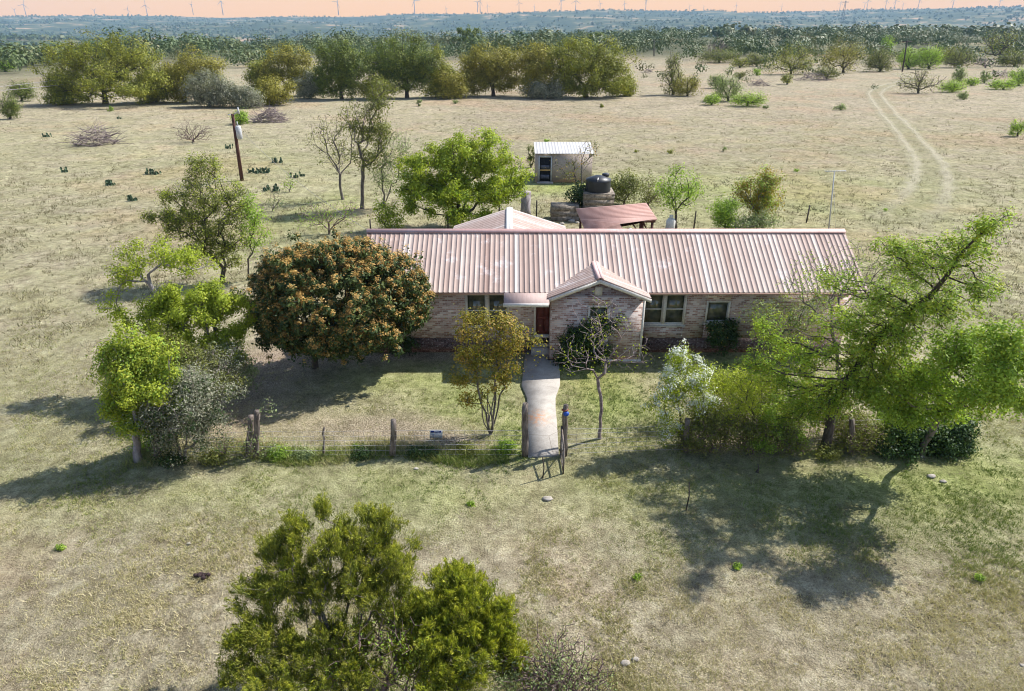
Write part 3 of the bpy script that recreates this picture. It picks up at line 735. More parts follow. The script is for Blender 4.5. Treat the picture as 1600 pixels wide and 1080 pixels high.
# door, recessed
mb = MB(); mb.box(.85, .93, YW-.02, YW+.18, FZ+.14, 2.48); mb.box(1.62, 1.70, YW-.02, YW+.18, FZ+.14, 2.48); mb.box(.93, 1.62, YW-.02, YW+.18, 2.4, 2.48); mb.box(.83, 1.72, YW-.08, YW+.18, FZ+.061, FZ+.139)
fr = mb.build('door_frame', 'cream', house)
mb = MB(); mb.box(.93, 1.62, YW+.08, YW+.13, FZ+.14, 2.4)
for (a, b) in ((FZ+.25, 1.4), (1.5, 2.3)):
    mb.box(1.02, 1.25, YW+.065, YW+.0801, a, b); mb.box(1.3, 1.53, YW+.065, YW+.0801, a, b)
door = mb.build('door', 'door_red', house)
mb = MB(); mb.ball((1.55, YW+.04, 1.5), .035); mb.build('handle', 'metal', door)
mb = MB(); mb.box(.75, 1.8, 24.0, YW+.01, -.05, .3); mb.box(.85, 1.7, 24.2, YW+.011, .3, .42); mb.build('doorstep', 'concrete', house)
mb = MB(); mb.box(.86, 1.69, YW+.03, YW+.1, .43, FZ+.06); mb.build('step_shade_panel', 'dark_fill', house)  # near-black panel standing in for the shade between step and threshold
# little flat porch cover
mb = MB(); mb.hexa([[-.3, 22.95, 2.60], [1.36, 22.95, 2.60], [1.36, 24.3, 2.72], [-.3, 24.3, 2.72], [-.3, 22.95, 2.66], [1.36, 22.95, 2.66], [1.36, 24.3, 2.82], [-.3, 24.3, 2.82]], .7)
mb.build('porch_roof', 'porch', house)
mb = MB(); mb.box(-.33, 1.33, 22.92, 22.949, 2.54, 2.67); mb.build('porch_trim', 'white_paint', house)
# front gable
gx, ga, gYF, gYB, gzr, gze = 3.2, 1.9, 23.3, 26.0, 3.50, 2.74
gs = math.hypot(ga, gzr-gze)
mb = corr((gx-ga, gYF, gze), (0, 1, 0), np.array([ga, 0, gzr-gze])/gs, gYB-gYF, gs, .16, g=np.random.default_rng(8)); mb.build('gable_roof', 'roof', house)
mb = corr((gx+ga, gYF, gze), (0, 1, 0), np.array([-ga, 0, gzr-gze])/gs, gYB-gYF, gs, .16, g=np.random.default_rng(9)); mb.build('gable_roof', 'roof', house)
mb = MB()
for s in (-1, 1): mb.hexa([[gx, gYF-.03, gzr+.03], [gx+s*.13, gYF-.03, gzr-.02], [gx+s*.13, gYB-.6, gzr-.02], [gx, gYB-.6, gzr+.03], [gx, gYF-.03, gzr+.055], [gx+s*.13, gYF-.03, gzr+.005], [gx+s*.13, gYB-.6, gzr+.005], [gx, gYB-.6, gzr+.055]], .9)
mb.build('ridge_cap', 'roof_trim', house)
mb = MB()
for s in (-1, 1): mb.hexa([[gx, gYF-.01, gzr-.19], [gx+s*(ga+.02), gYF-.01, gze-.19], [gx+s*(ga+.02), gYF+.02, gze-.19], [gx, gYF+.02, gzr-.19], [gx, gYF-.01, gzr-.045], [gx+s*(ga+.02), gYF-.01, gze-.045], [gx+s*(ga+.02), gYF+.02, gze-.045], [gx, gYF+.02, gzr-.045]])
mb.build('barge_board', 'cream', house)
GW = 23.65; ws = 1.75
mb = MB(); wall_holes(mb, gx-ws, gx+ws, GW, GW+.13, -.1, 2.66, [(2.86, 3.68, 1.35, 2.3)])
k0 = mb.n; mb._add([[gx-ws, GW, 2.66], [gx+ws, GW, 2.66], [gx+ws, GW+.13, 2.66], [gx-ws, GW+.13, 2.66], [gx, GW, 3.33], [gx, GW+.13, 3.33]], [[1, 2, 5, 4], [3, 0, 4, 5]], [[0, 1, 4], [2, 3, 5]])
mb.box(gx-ws, gx-ws+.13, GW+.13, YW-.002, -.1, 2.7); mb.box(gx+ws-.13, gx+ws, GW+.13, YW-.002, -.1, 2.7)
mb.build('gable_wall', 'brick', house)
mb = MB(); mb.box(gx+ws-.06, gx+ws+.03, GW-.03, GW-.002, -.05, 2.62); mb.box(gx-ws-.05, gx+ws+.05, GW-.06, GW-.003, -.05, .06); mb.build('corner_trim', 'cream', house)
window(2.92, 3.62, 1.41, 2.24, GW, 1)
mb = MB(); mb.box(3.06, 3.34, GW-.03, GW-.002, 2.72, 3.05)
for i in range(6): mb.box(3.08, 3.32, GW-.045, GW-.0301, 2.745+i*.05, 2.765+i*.05)
mb.build('gable_vent', 'cream', house)
# rear wing
rx, ra, rzr, rze, rY0, rY1 = -.12, 2.75, 3.62, 2.72, 27.6, 33.0
rs = math.hypot(ra, rzr-rze)
mb = corr((rx-ra, rY0, rze), (0, 1, 0), np.array([ra, 0, rzr-rze])/rs, rY1-rY0, rs, .3, g=np.random.default_rng(18)); mb.build('rear_roof', 'roof', house)
mb = corr((rx+ra, rY0, rze), (0, 1, 0), np.array([-ra, 0, rzr-rze])/rs, rY1-rY0, rs, .3, g=np.random.default_rng(19)); mb.build('rear_roof', 'roof', house)
mb = MB()
for s in (-1, 1): mb.hexa([[rx, rY0, rzr+.03], [rx+s*.16, rY0, rzr-.02], [rx+s*.16, rY1+.02, rzr-.02], [rx, rY1+.02, rzr+.03], [rx, rY0, rzr+.06], [rx+s*.16, rY0, rzr+.01], [rx+s*.16, rY1+.02, rzr+.01], [rx, rY1+.02, rzr+.06]], 1)
mb.build('ridge_cap', 'white_paint', house)
mb = MB(); mb.box(rx-ra+.3, rx+ra-.3, 29.0, 32.6, -.1, 2.62)
mb._add([[rx-ra+.3, 32.6, 2.62], [rx+ra-.3, 32.6, 2.62], [rx, 32.6, 3.5]], None, [[0, 2, 1]]); mb.build('rear_wing_wall', 'brick', house)

# ---------------------------------------------------------------- patio cover behind the house
pc = empty('patio_cover', (5.5, 35, 0), 'flat red metal patio cover on brown timber frame behind the house', 'patio cover')
pts = [G(*q, 2.6)[:2] for q in [(900, 326), (1010, 317), (1027, 342), (970, 350), (976, 364), (916, 364)]]
mb = MB(); o = np.array([*pts[0]]); n_ = 22
mb.prism(pts[::-1], 2.55, 2.6)
a, b, c_, d_ = pts[0], pts[1], pts[2], pts[3]
for i in range(1, n_):   # ribs across
    t = i/n_; p = a+(pts[5]-a)*t; L_ = b+(c_-b)*min(1, t*1.9) if t < .5 else d_+(pts[4]-d_)*((t-.5)*2)
    if t >= .5: L_ = d_+(pts[4]-d_)*((t-.5)/.5)
    mb.hexa([[p[0], p[1]-.03, 2.601], [L_[0]-.05, L_[1]-.03, 2.601], [L_[0]-.05, L_[1]+.03, 2.601], [p[0], p[1]+.03, 2.601], [p[0], p[1]-.015, 2.62], [L_[0]-.05, L_[1]-.015, 2.62], [L_[0]-.05, L_[1]+.015, 2.62], [p[0], p[1]+.015, 2.62]], .4)
mb.build('roof_sheet', 'roof_plain', pc)
mb = MB(); mb.box(5.6, 7.5, 34.95, 35.07, 2.35, 2.54); mb.box(7.3, 7.42, 35.08, 37.8, 2.35, 2.54); mb.build('beam', 'dark_wood', pc)
for (x, y) in ((7.35, 35.01), (6.75, 35.01), (7.35, 37.6), (3.75, 36.6), (3.75, 33.0)):
    mb = MB(); mb.box(x-.06, x+.06, y-.059, y+.059, -.05, 2.36 if x > 4 else 2.54); mb.build('post', 'dark_wood', pc)
for (x0, x1) in ((6.2, 6.69), (6.81, 7.2)):
    mb = MB(); mb.hexa([[x0, 34.97, 2.35], [x0+.1, 34.97, 2.35], [x0+.1, 35.05, 2.35], [x0, 35.05, 2.35]] if 0 else [[x1-.03, 34.97, 1.8], [x1, 34.97, 1.8], [x1, 35.05, 1.8], [x1-.03, 35.05, 1.8], [x0, 34.97, 2.34], [x0+.12, 34.97, 2.34], [x0+.12, 35.05, 2.34], [x0, 35.05, 2.34]]); mb.build('brace', 'dark_wood', pc)
q = P(985, 358, 31.2); mb = MB(); mb.tube([[q[0], q[1], -.02], [q[0], q[1], 3.05]], .07, 10); mb.tube([[q[0], q[1], 3.0], [q[0], q[1], 3.12]], [.12, .05], 10)
mb.build('vent_pipe', 'metal', cat='pipe', label='upright grey metal pipe with cap beside the patio cover', origin=(q[0], q[1], 0))
q = G(1047, 358); mb = MB(); mb.tube([[q[0], q[1], 0], [q[0], q[1], .1], [q[0], q[1], .55], [q[0], q[1], .7]], [.26, .29, .29, .16], 14); mb.ball((q[0], q[1], .78), (.13, .13, .12)); mb.tube([[q[0]-.12, q[1], .88], [q[0]+.12, q[1], .88]], .03)
mb.build('gas_cylinder', 'white_paint', cat='cylinder', label='squat white cylinder with rounded top behind the house roof', origin=(q[0], q[1], 0))

# ---------------------------------------------------------------- shed
sx0, sx1, sy = 1.9, 6.42, 55.5
sh = empty('shed', (4.1, 57, 0), 'beige box shed with white metal roof and dark doorway', 'shed')
mb = MB(); wall_holes(mb, sx0, sx1, sy, sy+.1, 0, 2.25, [(2.22, 3.1, .08, 1.98)])
mb.box(sx0, sx0+.1, sy+.1, sy+3, 0, 2.25); mb.box(sx1-.1, sx1, sy+.1, sy+3, 0, 2.25); mb.box(sx0+.1, sx1-.1, sy+2.9, sy+3, 0, 2.55)
for x in (sx0, sx1-.1): mb.hexa([[x, sy, 2.25], [x+.1, sy, 2.25], [x+.1, sy+3, 2.25], [x, sy+3, 2.25], [x, sy, 2.26], [x+.1, sy, 2.26], [x+.1, sy+3, 2.6], [x, sy+3, 2.6]])
mb.build('wall', 'shed_wall', sh)
sl = math.hypot(3.25, .38); mb = corr((sx0-.1, sy-.12, 2.30), (1, 0, 0), np.array([0, 3.25, .38])/sl, sx1-sx0+.2, sl, .25, hgt=.01); mb.build('roof', 'shed_roof', sh)
mb = MB(); mb.box(2.12, 2.215, sy-.03, sy+.05, .05, 2.06); mb.box(3.105, 3.2, sy-.03, sy+.05, .05, 2.06); mb.box(2.215, 3.105, sy-.03, sy+.05, 1.985, 2.06); mb.build('door_frame', 'metal', sh)
mb = MB(); mb.box(2.22, 3.1, sy+.06, sy+.09, .08, 1.98); dd = mb.build('door', 'dark_fill', sh)
mb = MB(); mb.box(2.24, 3.08, sy+.02, sy+.059, .92, 1.02); mb.build('cross_rail', 'ochre', dd)
for (a, b) in ((1.1, 1.35), (.3, .6)): mb = MB(); mb.box(2.3, 3.0, sy+.03, sy+.058, a, b); mb.build('shelf', 'interior', dd)
mb = MB(); mb.box(2.0, 3.3, sy-.5, sy-.05, -.02, .07); mb.build('doorstep', 'concrete', sh)

# ---------------------------------------------------------------- water tank on its stone stand
q = P(934, 303, 45.0); tx, ty = q[0], q[1]
mb = MB()
for i in range(5):
    w = .98+.02*math.sin(i*2.1); mb.box(tx-w, tx+w, ty-.9-.01*(i % 2), ty+.9, -.05+i*.34, .29+i*.34)
mb.box(tx-1.02, tx+1.02, ty-.95, ty+.95, 1.65, 1.72)
mb.build('tank_stand', 'stone', cat='stone stand', label='square rubble stone block under the black water tank', origin=(tx, ty, 0))
tk = empty('water_tank', (tx, ty, 1.72), 'round black plastic water tank with shallow cone top', 'water tank')
pr = [(.80, 1.721), (.82, 1.8), (.80, 1.95), (.82, 2.1), (.80, 2.25), (.82, 2.4), (.82, 2.5), (.4, 2.66), (.14, 2.74)]
mb = MB(); mb.tube([[tx, ty, z] for r, z in pr], [r for r, z in pr], 28); mb.build('tank_body', 'black', tk, smooth=False)
mb = MB(); mb.tube([[tx+.5, ty+.35, 2.6], [tx+.5, ty+.35, 2.76], [tx+.5, ty+.35, 2.8]], [.24, .24, .16], 14); mb.build('lid', 'black', tk)
mb = MB(); mb.tube([[tx-.15, ty-.86, 2.52], [tx-.15, ty-.86, 2.62], [tx-.1, ty-.6, 2.68]], .03, 6); mb.build('fitting', 'white_paint', tk)
q = P(884, 343, 43.8); mb = MB()
for i in range(3): mb.box(q[0]-.95-.02*(i % 2), q[0]+.85, q[1], q[1]+1.1+.01*i, -.04+i*.34, .3+i*.34)
mb.build('stone_trough', 'stone', cat='stone trough', label='low rubble stone block in the shade left of the tank stand', origin=(q[0], q[1], 0))
g = np.random.default_rng(4)
for i, (px, py, s) in enumerate([(852, 350, .22), (866, 352, .16), (893, 347, .2), (878, 351, .14), (902, 349, .12)]):
    q = G(px, py); mb = MB(); mb.ball((q[0], q[1], s*.35), (s*1.3, s, s*.6), 9, 6, jit=.35)
    mb.build('stone', 'rock', origin=(q[0], q[1], 0), cat='stone', label='loose pale stone lying in front of the low stone trough', group='loose stones by the trough')

# ---------------------------------------------------------------- poles, mast, wires
b = G(378, 282); t = P(363, 178, b[1]-.2)
po = empty('utility_pole', b, 'leaning brown timber utility pole with grey transformer in the pasture', 'utility pole')
mb = MB(); mb.tube([b-[0, 0, .1], b*.5+t*.5, t], [.15, .135, .11], 10); mb.build('pole', 'dark_wood', po)
c = b*.25+t*.75+np.array([.34, -.1, 0]); mb = MB(); mb.tube([c-[0, 0, .62], c-[0, 0, .55], c+[0, 0, .35], c+[0, 0, .42]], [.13, .22, .22, .12], 12); mb.tube([c+[0, 0, .4], c+[-.02, 0, .75]], [.05, .03], 8); mb.build('transformer', 'metal', po)
mb = MB(); mb.tube([t+[.1, 0, -.05], t+[.5, 0, .22]], .04, 6); mb.tube([t+[.5, 0, 0], t+[.5, 0, .5]], [.09, .04], 8); mb.tube([t+[-.35, 0, -.05], t+[0, 0, -.1]], .04, 6); mb.build('insulator_bracket', 'metal', po)
e = G(505, 345); e[2] = 2.9
def sag(a, b, s, n=14): return np.array([a+(b-a)*u+np.array([0, 0, -4*s*u*(1-u)]) for u in np.linspace(0, 1, n)])
mb = MB(); mb.tube(sag(c+[.1, 0, .2], np.array([-4.9, 27.5, 3.4]), .6), .012, 4); mb.build('service_cable', 'cable', origin=c, cat='cable', label='thin overhead cable running from the transformer down to the house')
for nm, (p0, p1) in {'upper of two pale power lines crossing the oak at left': ((-60, 141, 98), (262, 97, 128)), 'lower of two pale power lines crossing the oak at left': ((-60, 146, 97), (262, 109, 126))}.items():
    a, b2 = P(*p0), P(*p1); mb = MB(); mb.tube(sag(a, b2, .4), .03, 4); mb.build('power_line', 'cable', origin=a, cat='power line', label=nm)
    for q in (a, b2): pass
ends = [P(262, 97, 128)]
for q, lb in zip(ends, ('thin pole carrying power lines just behind the big oak',)):
    mb = MB(); zg = float(gz(q[0], q[1])); mb.tube([[q[0], q[1], zg-.1], [q[0], q[1], q[2]+.15]], [.12, .08], 8); mb.tube([[q[0]-.5, q[1], q[2]-.1], [q[0]+.5, q[1], q[2]-.1]], .05, 6)
    mb.build('power_pole', 'bark_dark', origin=(q[0], q[1], zg), cat='power pole', label=lb)
# far poles
for (px, py, top, lb, arm) in ((1022, 88, 62, 'dark power pole standing beyond the oak row near the centre', 1.), (1410, 112, 62, 'leaning dark power pole among the bushes left of the track end', 1.2), (1449, 92, 66, 'short far power pole right of the leaning one', .8)):
    q = G(px, py); t = P(px+(8 if py == 112 else 0), top, q[1]); mb = MB(); mb.tube([q-[0, 0, .1], t], [.2, .13], 8); mb.tube([t+[-arm, 0, -.4], t+[arm, 0, -.4]], .09, 6)
    mb.build('power_pole', 'bark_dark', origin=q, cat='power pole', label=lb)
b = G(1295, 358); t = P(1304, 268, b[1]); ms = empty('antenna_mast', b, 'slim grey antenna mast behind the right end of the roof', 'antenna')
mb = MB(); mb.tube([b, t], [.045, .03], 6); mb.build('mast', 'metal', ms)
mb = MB(); mb.tube([t+[-.55, 0, 0], t+[.7, 0, .06]], .02, 5)
for i in range(8): x = -.5+i*.16; mb.tube([t+[x, -.35+i*.02, .02], t+[x, .35-i*.02, .02]], .008, 4)
mb.build('antenna', 'metal', ms)
mb = MB(); mb.tube([t+[0, 0, -.3], b+np.array([.55, .3, 0])], .008, 4); mb.build('guy_wire', 'metal', ms)

# ---------------------------------------------------------------- fences
def post(base, top, r, mat='post_wood', lean=0, d=None):
    b = G(*base); t = P(top[0], top[1], b[1]+lean); g = np.random.default_rng(int(base[0]*7+base[1])); n = 6
    mb = MB(); P_ = [b+(t-b)*u+np.append(g.normal(size=2)*.012, 0) for u in np.linspace(-.03, 1, n)]
    mb.tube(P_, [r*(1.15-.15*u)*(1+g.normal()*.05) for u in np.linspace(0, 1, n)], 9); return mb, b, t
fl = empty('wire_fence', G(520, 716), 'low wire fence on weathered posts left of the walk', 'fence')
for bs, tp_ in (((613, 712), (615, 656)), ((399, 716), (402, 642)), ((388, 712), (392, 650)), ((820, 713), (821, 631)), ((245, 718), (247, 662)), ((505, 714), (506, 668))):
    mb, b, t = post(bs, tp_, .085 if bs[0] != 505 else .03); mb.build('post', 'post_wood', fl)
def wiremesh(a, b, h, parent, seed=0):
    mb = MB(); L = np.linalg.norm(b-a); g = np.random.default_rng(seed); n = 14
    for i in range(6):
        z = .08+h*i/5; mb.tube([a+(b-a)*u+np.array([0, 0, z+g.normal()*.012]) for u in np.linspace(0, 1, n)], .0065, 3, cap=False)
    k = int(L/.3)
    for i in range(k):
        q = a+(b-a)*(i/k); mb.tube([q+[0, 0, .05], q+[0, 0, h+.08]], .0045, 3, cap=False)
    mb.build('wire_mesh', 'wire', parent)
wiremesh(G(245, 717), G(820, 713), .85, fl)
mb, b, t = post((817, 705), (817, 636), .035); mb.build('brace_post', 'post_wood', fl)
fr_ = empty('wire_fence', G(1200, 712), 'overgrown wire fence on weathered posts right of the walk', 'fence')
for bs, tp_ in (((1505, 690), (1507, 655)), ((1072, 706), (1074, 655)), ((882, 712), (884, 633)), ((1330, 708), (1332, 655))):
    mb, b, t = post(bs, tp_, .08); p_ = mb.build('post', 'post_wood', fr_)
    if bs[0] == 882:
        m2 = MB(); m2.ball(t+[.02, -.07, -.26], (.09, .06, .08), 9, 6, jit=.2); m2.build('lock', 'blue', p_)
        m2 = MB(); m2.ball(t+[-.02, -.02, -.15], (.11, .09, .035), 9, 5, jit=.3); m2.build('rusty_band', 'red_cap', p_)
wiremesh(G(884, 712), G(1505, 690), .85, fr_, 4)
# open gate, swung outwards
gt = empty('gate', G(880, 720), 'narrow weathered gate standing open at the foot of the walk', 'gate')
a = G(876, 712); b = G(880, 741)
mb = MB()
for u in (0, 1): q = a+(b-a)*u; mb.tube([q+[0, 0, .02], q+[0, 0, 1.05-.15*u]], .026, 7)
for z0, z1 in ((.1, .08), (.55, .48), (1.03, .88)): mb.tube([a+[0, 0, z0], b+[0, 0, z1]], .024, 7)
mb.tube([a+[0, 0, .1], b+[0, 0, .88]], .018, 6); gf = mb.build('gate_frame', 'post_wood', gt)
mb = MB()
for i in range(1, 9): q = a+(b-a)*i/9; mb.tube([q+[0, 0, .1], q+[0, 0, .95]], .003, 3)
for i in range(1, 6): mb.tube([a+[0, 0, .1+i*.16], b+[0, 0, .08+i*.14]], .003, 3)
mb.build('wire_mesh', 'wire', gt)
# rear yard fence
rf = empty('rear_fence', G(838, 345), 'sparse wire fence with thin dark posts behind the house', 'fence')
pl = [(580, 372), (700, 366), (780, 338), (838, 340), (1084, 358), (1190, 352), (1260, 348)]
for q in pl:
    b = G(*q); mb = MB(); mb.tube([b, b+[.02, 0, 1.15]], [.05, .045], 7); mb.build('post', 'bark_dark', rf)
# stake in lawn and bits
for (px, py, h, lb) in ((1183, 738, .28, 'short dark stake standing in the shaded lawn near the trees'), (1072, 798, .95, 'thin rusty rod standing upright in the shaded front lawn'), (848, 748, .75, 'thin bent rod leaning in the grass just outside the gate')):
    b = G(px, py); mb = MB(); mb.tube([b, b+[.03, 0, h*.5], b+[-.02, 0, h]], [.02 if h > .3 else .05, .018, .016], 7); mb.build('stake', 'bark_dark', origin=b, cat='stake', label=lb)
# small notice by the myrtle
b = G(682, 683); sg = empty('yard_sign', b, 'small blue and white notice on the ground left of the myrtle', 'sign')
mb = MB(); mb.hexa([[b[0]-.2, b[1]-.1, .02], [b[0]+.2, b[1]-.1, .0201], [b[0]+.2, b[1]-.085, .02], [b[0]-.2, b[1]-.085, .02], [b[0]-.2, b[1]+.02, .25], [b[0]+.2, b[1]+.02, .25], [b[0]+.2, b[1]+.035, .25], [b[0]-.2, b[1]+.035, .25]]); mb.build('board', 'white_paint', sg)
def onsign(x0, x1, u0, u1, mat, nm, dz=.004):
    f = lambda x, u: [b[0]+x, b[1]-.1+.12*u-dz, .02+.23*u+dz*.5]
    m = MB(); A = [f(x0, u0), f(x1, u0), f(x1, u1), f(x0, u1)]; B = [[p[0], p[1]-.003, p[2]+.001] for p in A]; m.hexa([*A, *B]); return m.build(nm, mat, sg)
onsign(-.17, .16, .68, .92, 'navy', 'heading_band'); onsign(-.12, -.03, .3, .46, 'navy', 'emblem')
for i, (x0, x1, u) in enumerate(((-.06, .1, .78), (.02, .15, .52), (.0, .14, .38), (-.14, .12, .14))): onsign(x0, x1, u, u+.06, 'white_paint' if i == 0 else 'metal', 'text_line', .008)
# dung and stones
b = G(314, 901); mb = MB(); g = np.random.default_rng(3)
for i in range(9): mb.ball(b+[g.normal()*.055, g.normal()*.045, .04+.03*g.random()], (.06, .05, .045), 7, 5, jit=.6)
mb.build('dung_heap', 'dung', origin=b, cat='dung', label='dark clod of dung on the dry lawn left of the juniper')
for (px, py, s, lb) in ((855, 781, .13, 'flat sandy stone in the lawn in front of the gate'), (650, 733, .07, 'small pale stone in the grass below the wire fence'), (993, 1031, .07, 'pale stone on bare soil near the bottom edge'), (977, 1037, .09, 'brown stone beside the pale one near the bottom edge'), (1455, 745, .11, 'pinkish stone on the lawn below the right hand trees'), (1474, 753, .08, 'small grey stone lowest right of the pinkish one'),
                        (1244, 1039, .05, 'tiny white stone in the lower right lawn'), (295, 850, .05, 'tiny white stone above the dark dung'), (1597, 1040, .05, 'tiny white stone at the right border of the lawn')):
    b = G(px, py); mb = MB(); mb.ball(b+[0, 0, s*.2], (s*1.2, s*.8, s*.45), 9, 6, jit=.4); mb.build('stone', 'rock', origin=b, cat='stone', label=lb)
# ================================================================ TREES AND SHRUBS
# ---- front yard
tree('blossoming_tree', 'big dark dome-shaped tree covered in orange blossom beside the house wall', 'tree', (492, 574),
     [(530, 470, 118, 92, -.5), (462, 470, 72, 78, -.9), (612, 458, 60, 62, .1), (560, 412, 72, 40, .2), (450, 435, 40, 40, -.5), (500, 530, 60, 30, -1.2), (645, 480, 26, 30, .2), (415, 505, 28, 40, -.8)],
     3000, ('loquat', .15, .06, 19, .10), 'bark_dark', .005, shell=.15, step=.4, extra=[(('orange', .06, .045, 36, .055), 'blossom', .96, .11)], dr=.8, zmin=.35, irr=.1, gap=.05)
tree('crape_myrtle', 'slender multi-stemmed tree with yellow and bronze leaves left of the walk', 'tree', (766, 678),
     [(735, 520, 34, 40, .2), (785, 505, 42, 30, .5), (812, 530, 36, 28, .5), (770, 560, 50, 36, .1), (730, 580, 26, 32, 0), (790, 590, 30, 24, .2), (735, 628, 24, 18, -.1), (748, 495, 26, 20, .4)],
     420, ('myrtle', .085, .045, 22, .13), 'bark', .006, stems=7, spread=.18, sth=.5, srad=.02, shell=.4, irr=.35, clumps=60, extra=[(('orange', .07, .04, 10, .12), 'bronze_leaves', .22, 0)])
tree('bare_tree', 'small dark-trunked tree with pale bare branches in front of the gable', 'tree', (937, 685),
     [(920, 540, 50, 50, 0), (950, 500, 45, 35, .2), (900, 560, 34, 26, -.1), (985, 555, 34, 26, .1), (1005, 545, 24, 26, .3), (930, 480, 40, 22, .4)],
     430, ('yellow_lime', .065, .04, 1.2, .1), 'twig', .0065, trunk=[(940, 640, 0), (934, 592, 0)], shell=.3, alpha=.2, jit=.13)
tree('climbing_shrub', 'dark green climbing shrub covering the left of the gable wall', 'shrub', (905, 562),
     [(900, 540, 26, 30, -.4), (920, 520, 30, 34, -.2), (950, 500, 20, 22, -.1), (885, 555, 18, 20, -.5), (935, 550, 26, 16, -.3)], 260, ('dark', .1, .06, 30, .12), 'bark_dark', .006, stems=4, shell=.3, zmin=.02, extra=[(('lime', .08, .05, 9, .1), 'new_leaves', .3, .05)])
tree('flowering_bush', 'rounded bush dusted with white flowers nearest the bare tree', 'bush', (1068, 700),
     [(1065, 600, 38, 40, 0), (1040, 620, 28, 34, -.1), (1095, 610, 28, 36, 0), (1060, 560, 18, 26, .1), (1105, 640, 24, 30, .1), (1045, 660, 26, 24, 0)],
     380, ('lime', .065, .035, 22, .11, -.2), 'bark', .005, stems=6, shell=.4, extra=[(('white', .055, .042, 24, .07), 'blossom', .65, .1)])
tree('leafy_shrub', 'yellow-green shrub rising behind the white flowering bush', 'shrub', (1095, 660),
     [(1090, 585, 40, 30, .2), (1120, 600, 30, 34, .1), (1075, 570, 20, 18, .3)], 170, ('yellow_lime', .07, .035, 26, .14), 'bark_dark', .006, stems=5, shell=.4)
tree('leafy_shrub', 'olive and lime shrub between the white bush and the big trunk', 'shrub', (1170, 700),
     [(1170, 615, 40, 40, .1), (1140, 640, 30, 30, 0), (1205, 640, 34, 36, .1), (1150, 590, 26, 18, .3)], 240, ('yellow_lime', .07, .035, 21, .14, -.12), 'bark_dark', .006, stems=6, shell=.4)
for i, (bx, by, bl, lb) in enumerate([((1110, 706), 0, [(1105, 672, 44, 34, 0), (1080, 690, 30, 20, 0)], 'tangle of brown twigs under the white flowering bush'),
                                ((1175, 708), 0, [(1170, 675, 44, 36, 0)], 'brown twiggy thicket in the middle of the right hand hedge'),
                                ((1240, 706), 0, [(1232, 680, 40, 32, 0)], 'brown twiggy thicket just left of the big dark trunk'),
                                ((1345, 706), 0, [(1340, 682, 34, 28, 0)], 'grey twiggy thicket between the two right hand trunks')]):
    bare('twiggy_shrub', lb, 'shrub', bx, bl, 620, 'twig_brown', .0055, 12, shell=.55, leaf=('olive', .06, .035, 5, .12), alpha=.12, spread=.5)
tree('wall_shrub', 'dark rusty green shrub against the wall below the single window', 'shrub', (1131, 556),
     [(1131, 528, 22, 24, 0), (1120, 512, 14, 12, 0), (1142, 508, 12, 14, .1)], 120, ('dark', .11, .05, 26, .1), 'bark_dark', .006, stems=4, shell=.4, extra=[(('orange', .07, .04, 5, .1, -.4), 'rusty_leaves', .4, .03)])
for (px, py, lb) in ((640, 556, 'small dark plant at the wall just right of the blossoming tree'), (612, 552, 'low dark plant in the shade under the tree by the wall')):
    tree('wall_plant', lb, 'plant', (px, py), [(px, py-16, 13, 15, 0)], 40, ('dark', .1, .05, 14, .08), 'bark_dark', .005, stems=3)
# ---- right hand trees
tree('elm_tree', 'grey-green tree behind the hedge, its dark foot close to the house wall', 'tree', (1197, 580),
     [(1210, 505, 50, 34, .1), (1180, 490, 28, 24, 0), (1250, 490, 45, 34, .3), (1235, 540, 40, 26, -.4), (1285, 470, 30, 30, .3)],
     380, ('sage', .075, .04, 13, .18), 'bark_dark', .007, trunk=[(1199, 545, 0)], shell=.4, alpha=.25, extra=[(('yellow_lime', .08, .04, 12, .14), 'new_leaves', .35, .03)])
tree('leaning_tree', 'largest tree on the right, dark trunk leaning up across the end of the roof', 'tree', (1288, 704),
     [(1500, 395, 56, 34, -1.8, 1.2), (1545, 355, 40, 28, -2.4, 1.3), (1430, 410, 50, 42, -1.2), (1380, 470, 56, 44, -.6), (1330, 520, 60, 50, -.2), (1460, 480, 60, 50, -1.4), (1250, 560, 56, 46, 0, .8), (1225, 600, 40, 34, 0), (1290, 620, 55, 40, -.2), (1380, 570, 60, 45, -.8), (1400, 390, 44, 26, -.6), (1200, 520, 36, 36, .2, .6), (1570, 335, 22, 14, -2.6), (1300, 440, 50, 30, -.2, .6), (1530, 450, 40, 36, -2.2), (1250, 640, 50, 34, -.2), (1340, 600, 50, 44, -.6), (1180, 570, 30, 30, 0), (1400, 520, 60, 44, -.9)],
     3000, ('spring', .07, .04, 10, .10), 'bark_dark', .0066, trunk=[(1300, 640, .1), (1360, 545, -.3), (1440, 470, -1.1), (1500, 400, -1.9), (1540, 360, -2.4)], shell=.6, alpha=.3, rmax=.26, clumps=500, pull=.18, irr=.15, gap=.1, extra=[(('yellow_lime', .072, .04, 14, .09), 'new_leaves', .5, .04)])
tree('bare_limbed_tree', 'thin tree with upright mostly bare branches over the right end of the roof', 'tree', (1312, 600),
     [(1290, 420, 56, 34, .2), (1340, 410, 50, 40, .4), (1250, 440, 36, 30, 0), (1390, 430, 50, 40, .4), (1330, 470, 70, 36, .1)],
     560, ('spring', .07, .035, 3.2, .13), 'bark', .007, trunk=[(1305, 540, 0), (1300, 510, 0)], shell=.5, alpha=.2, up=1)
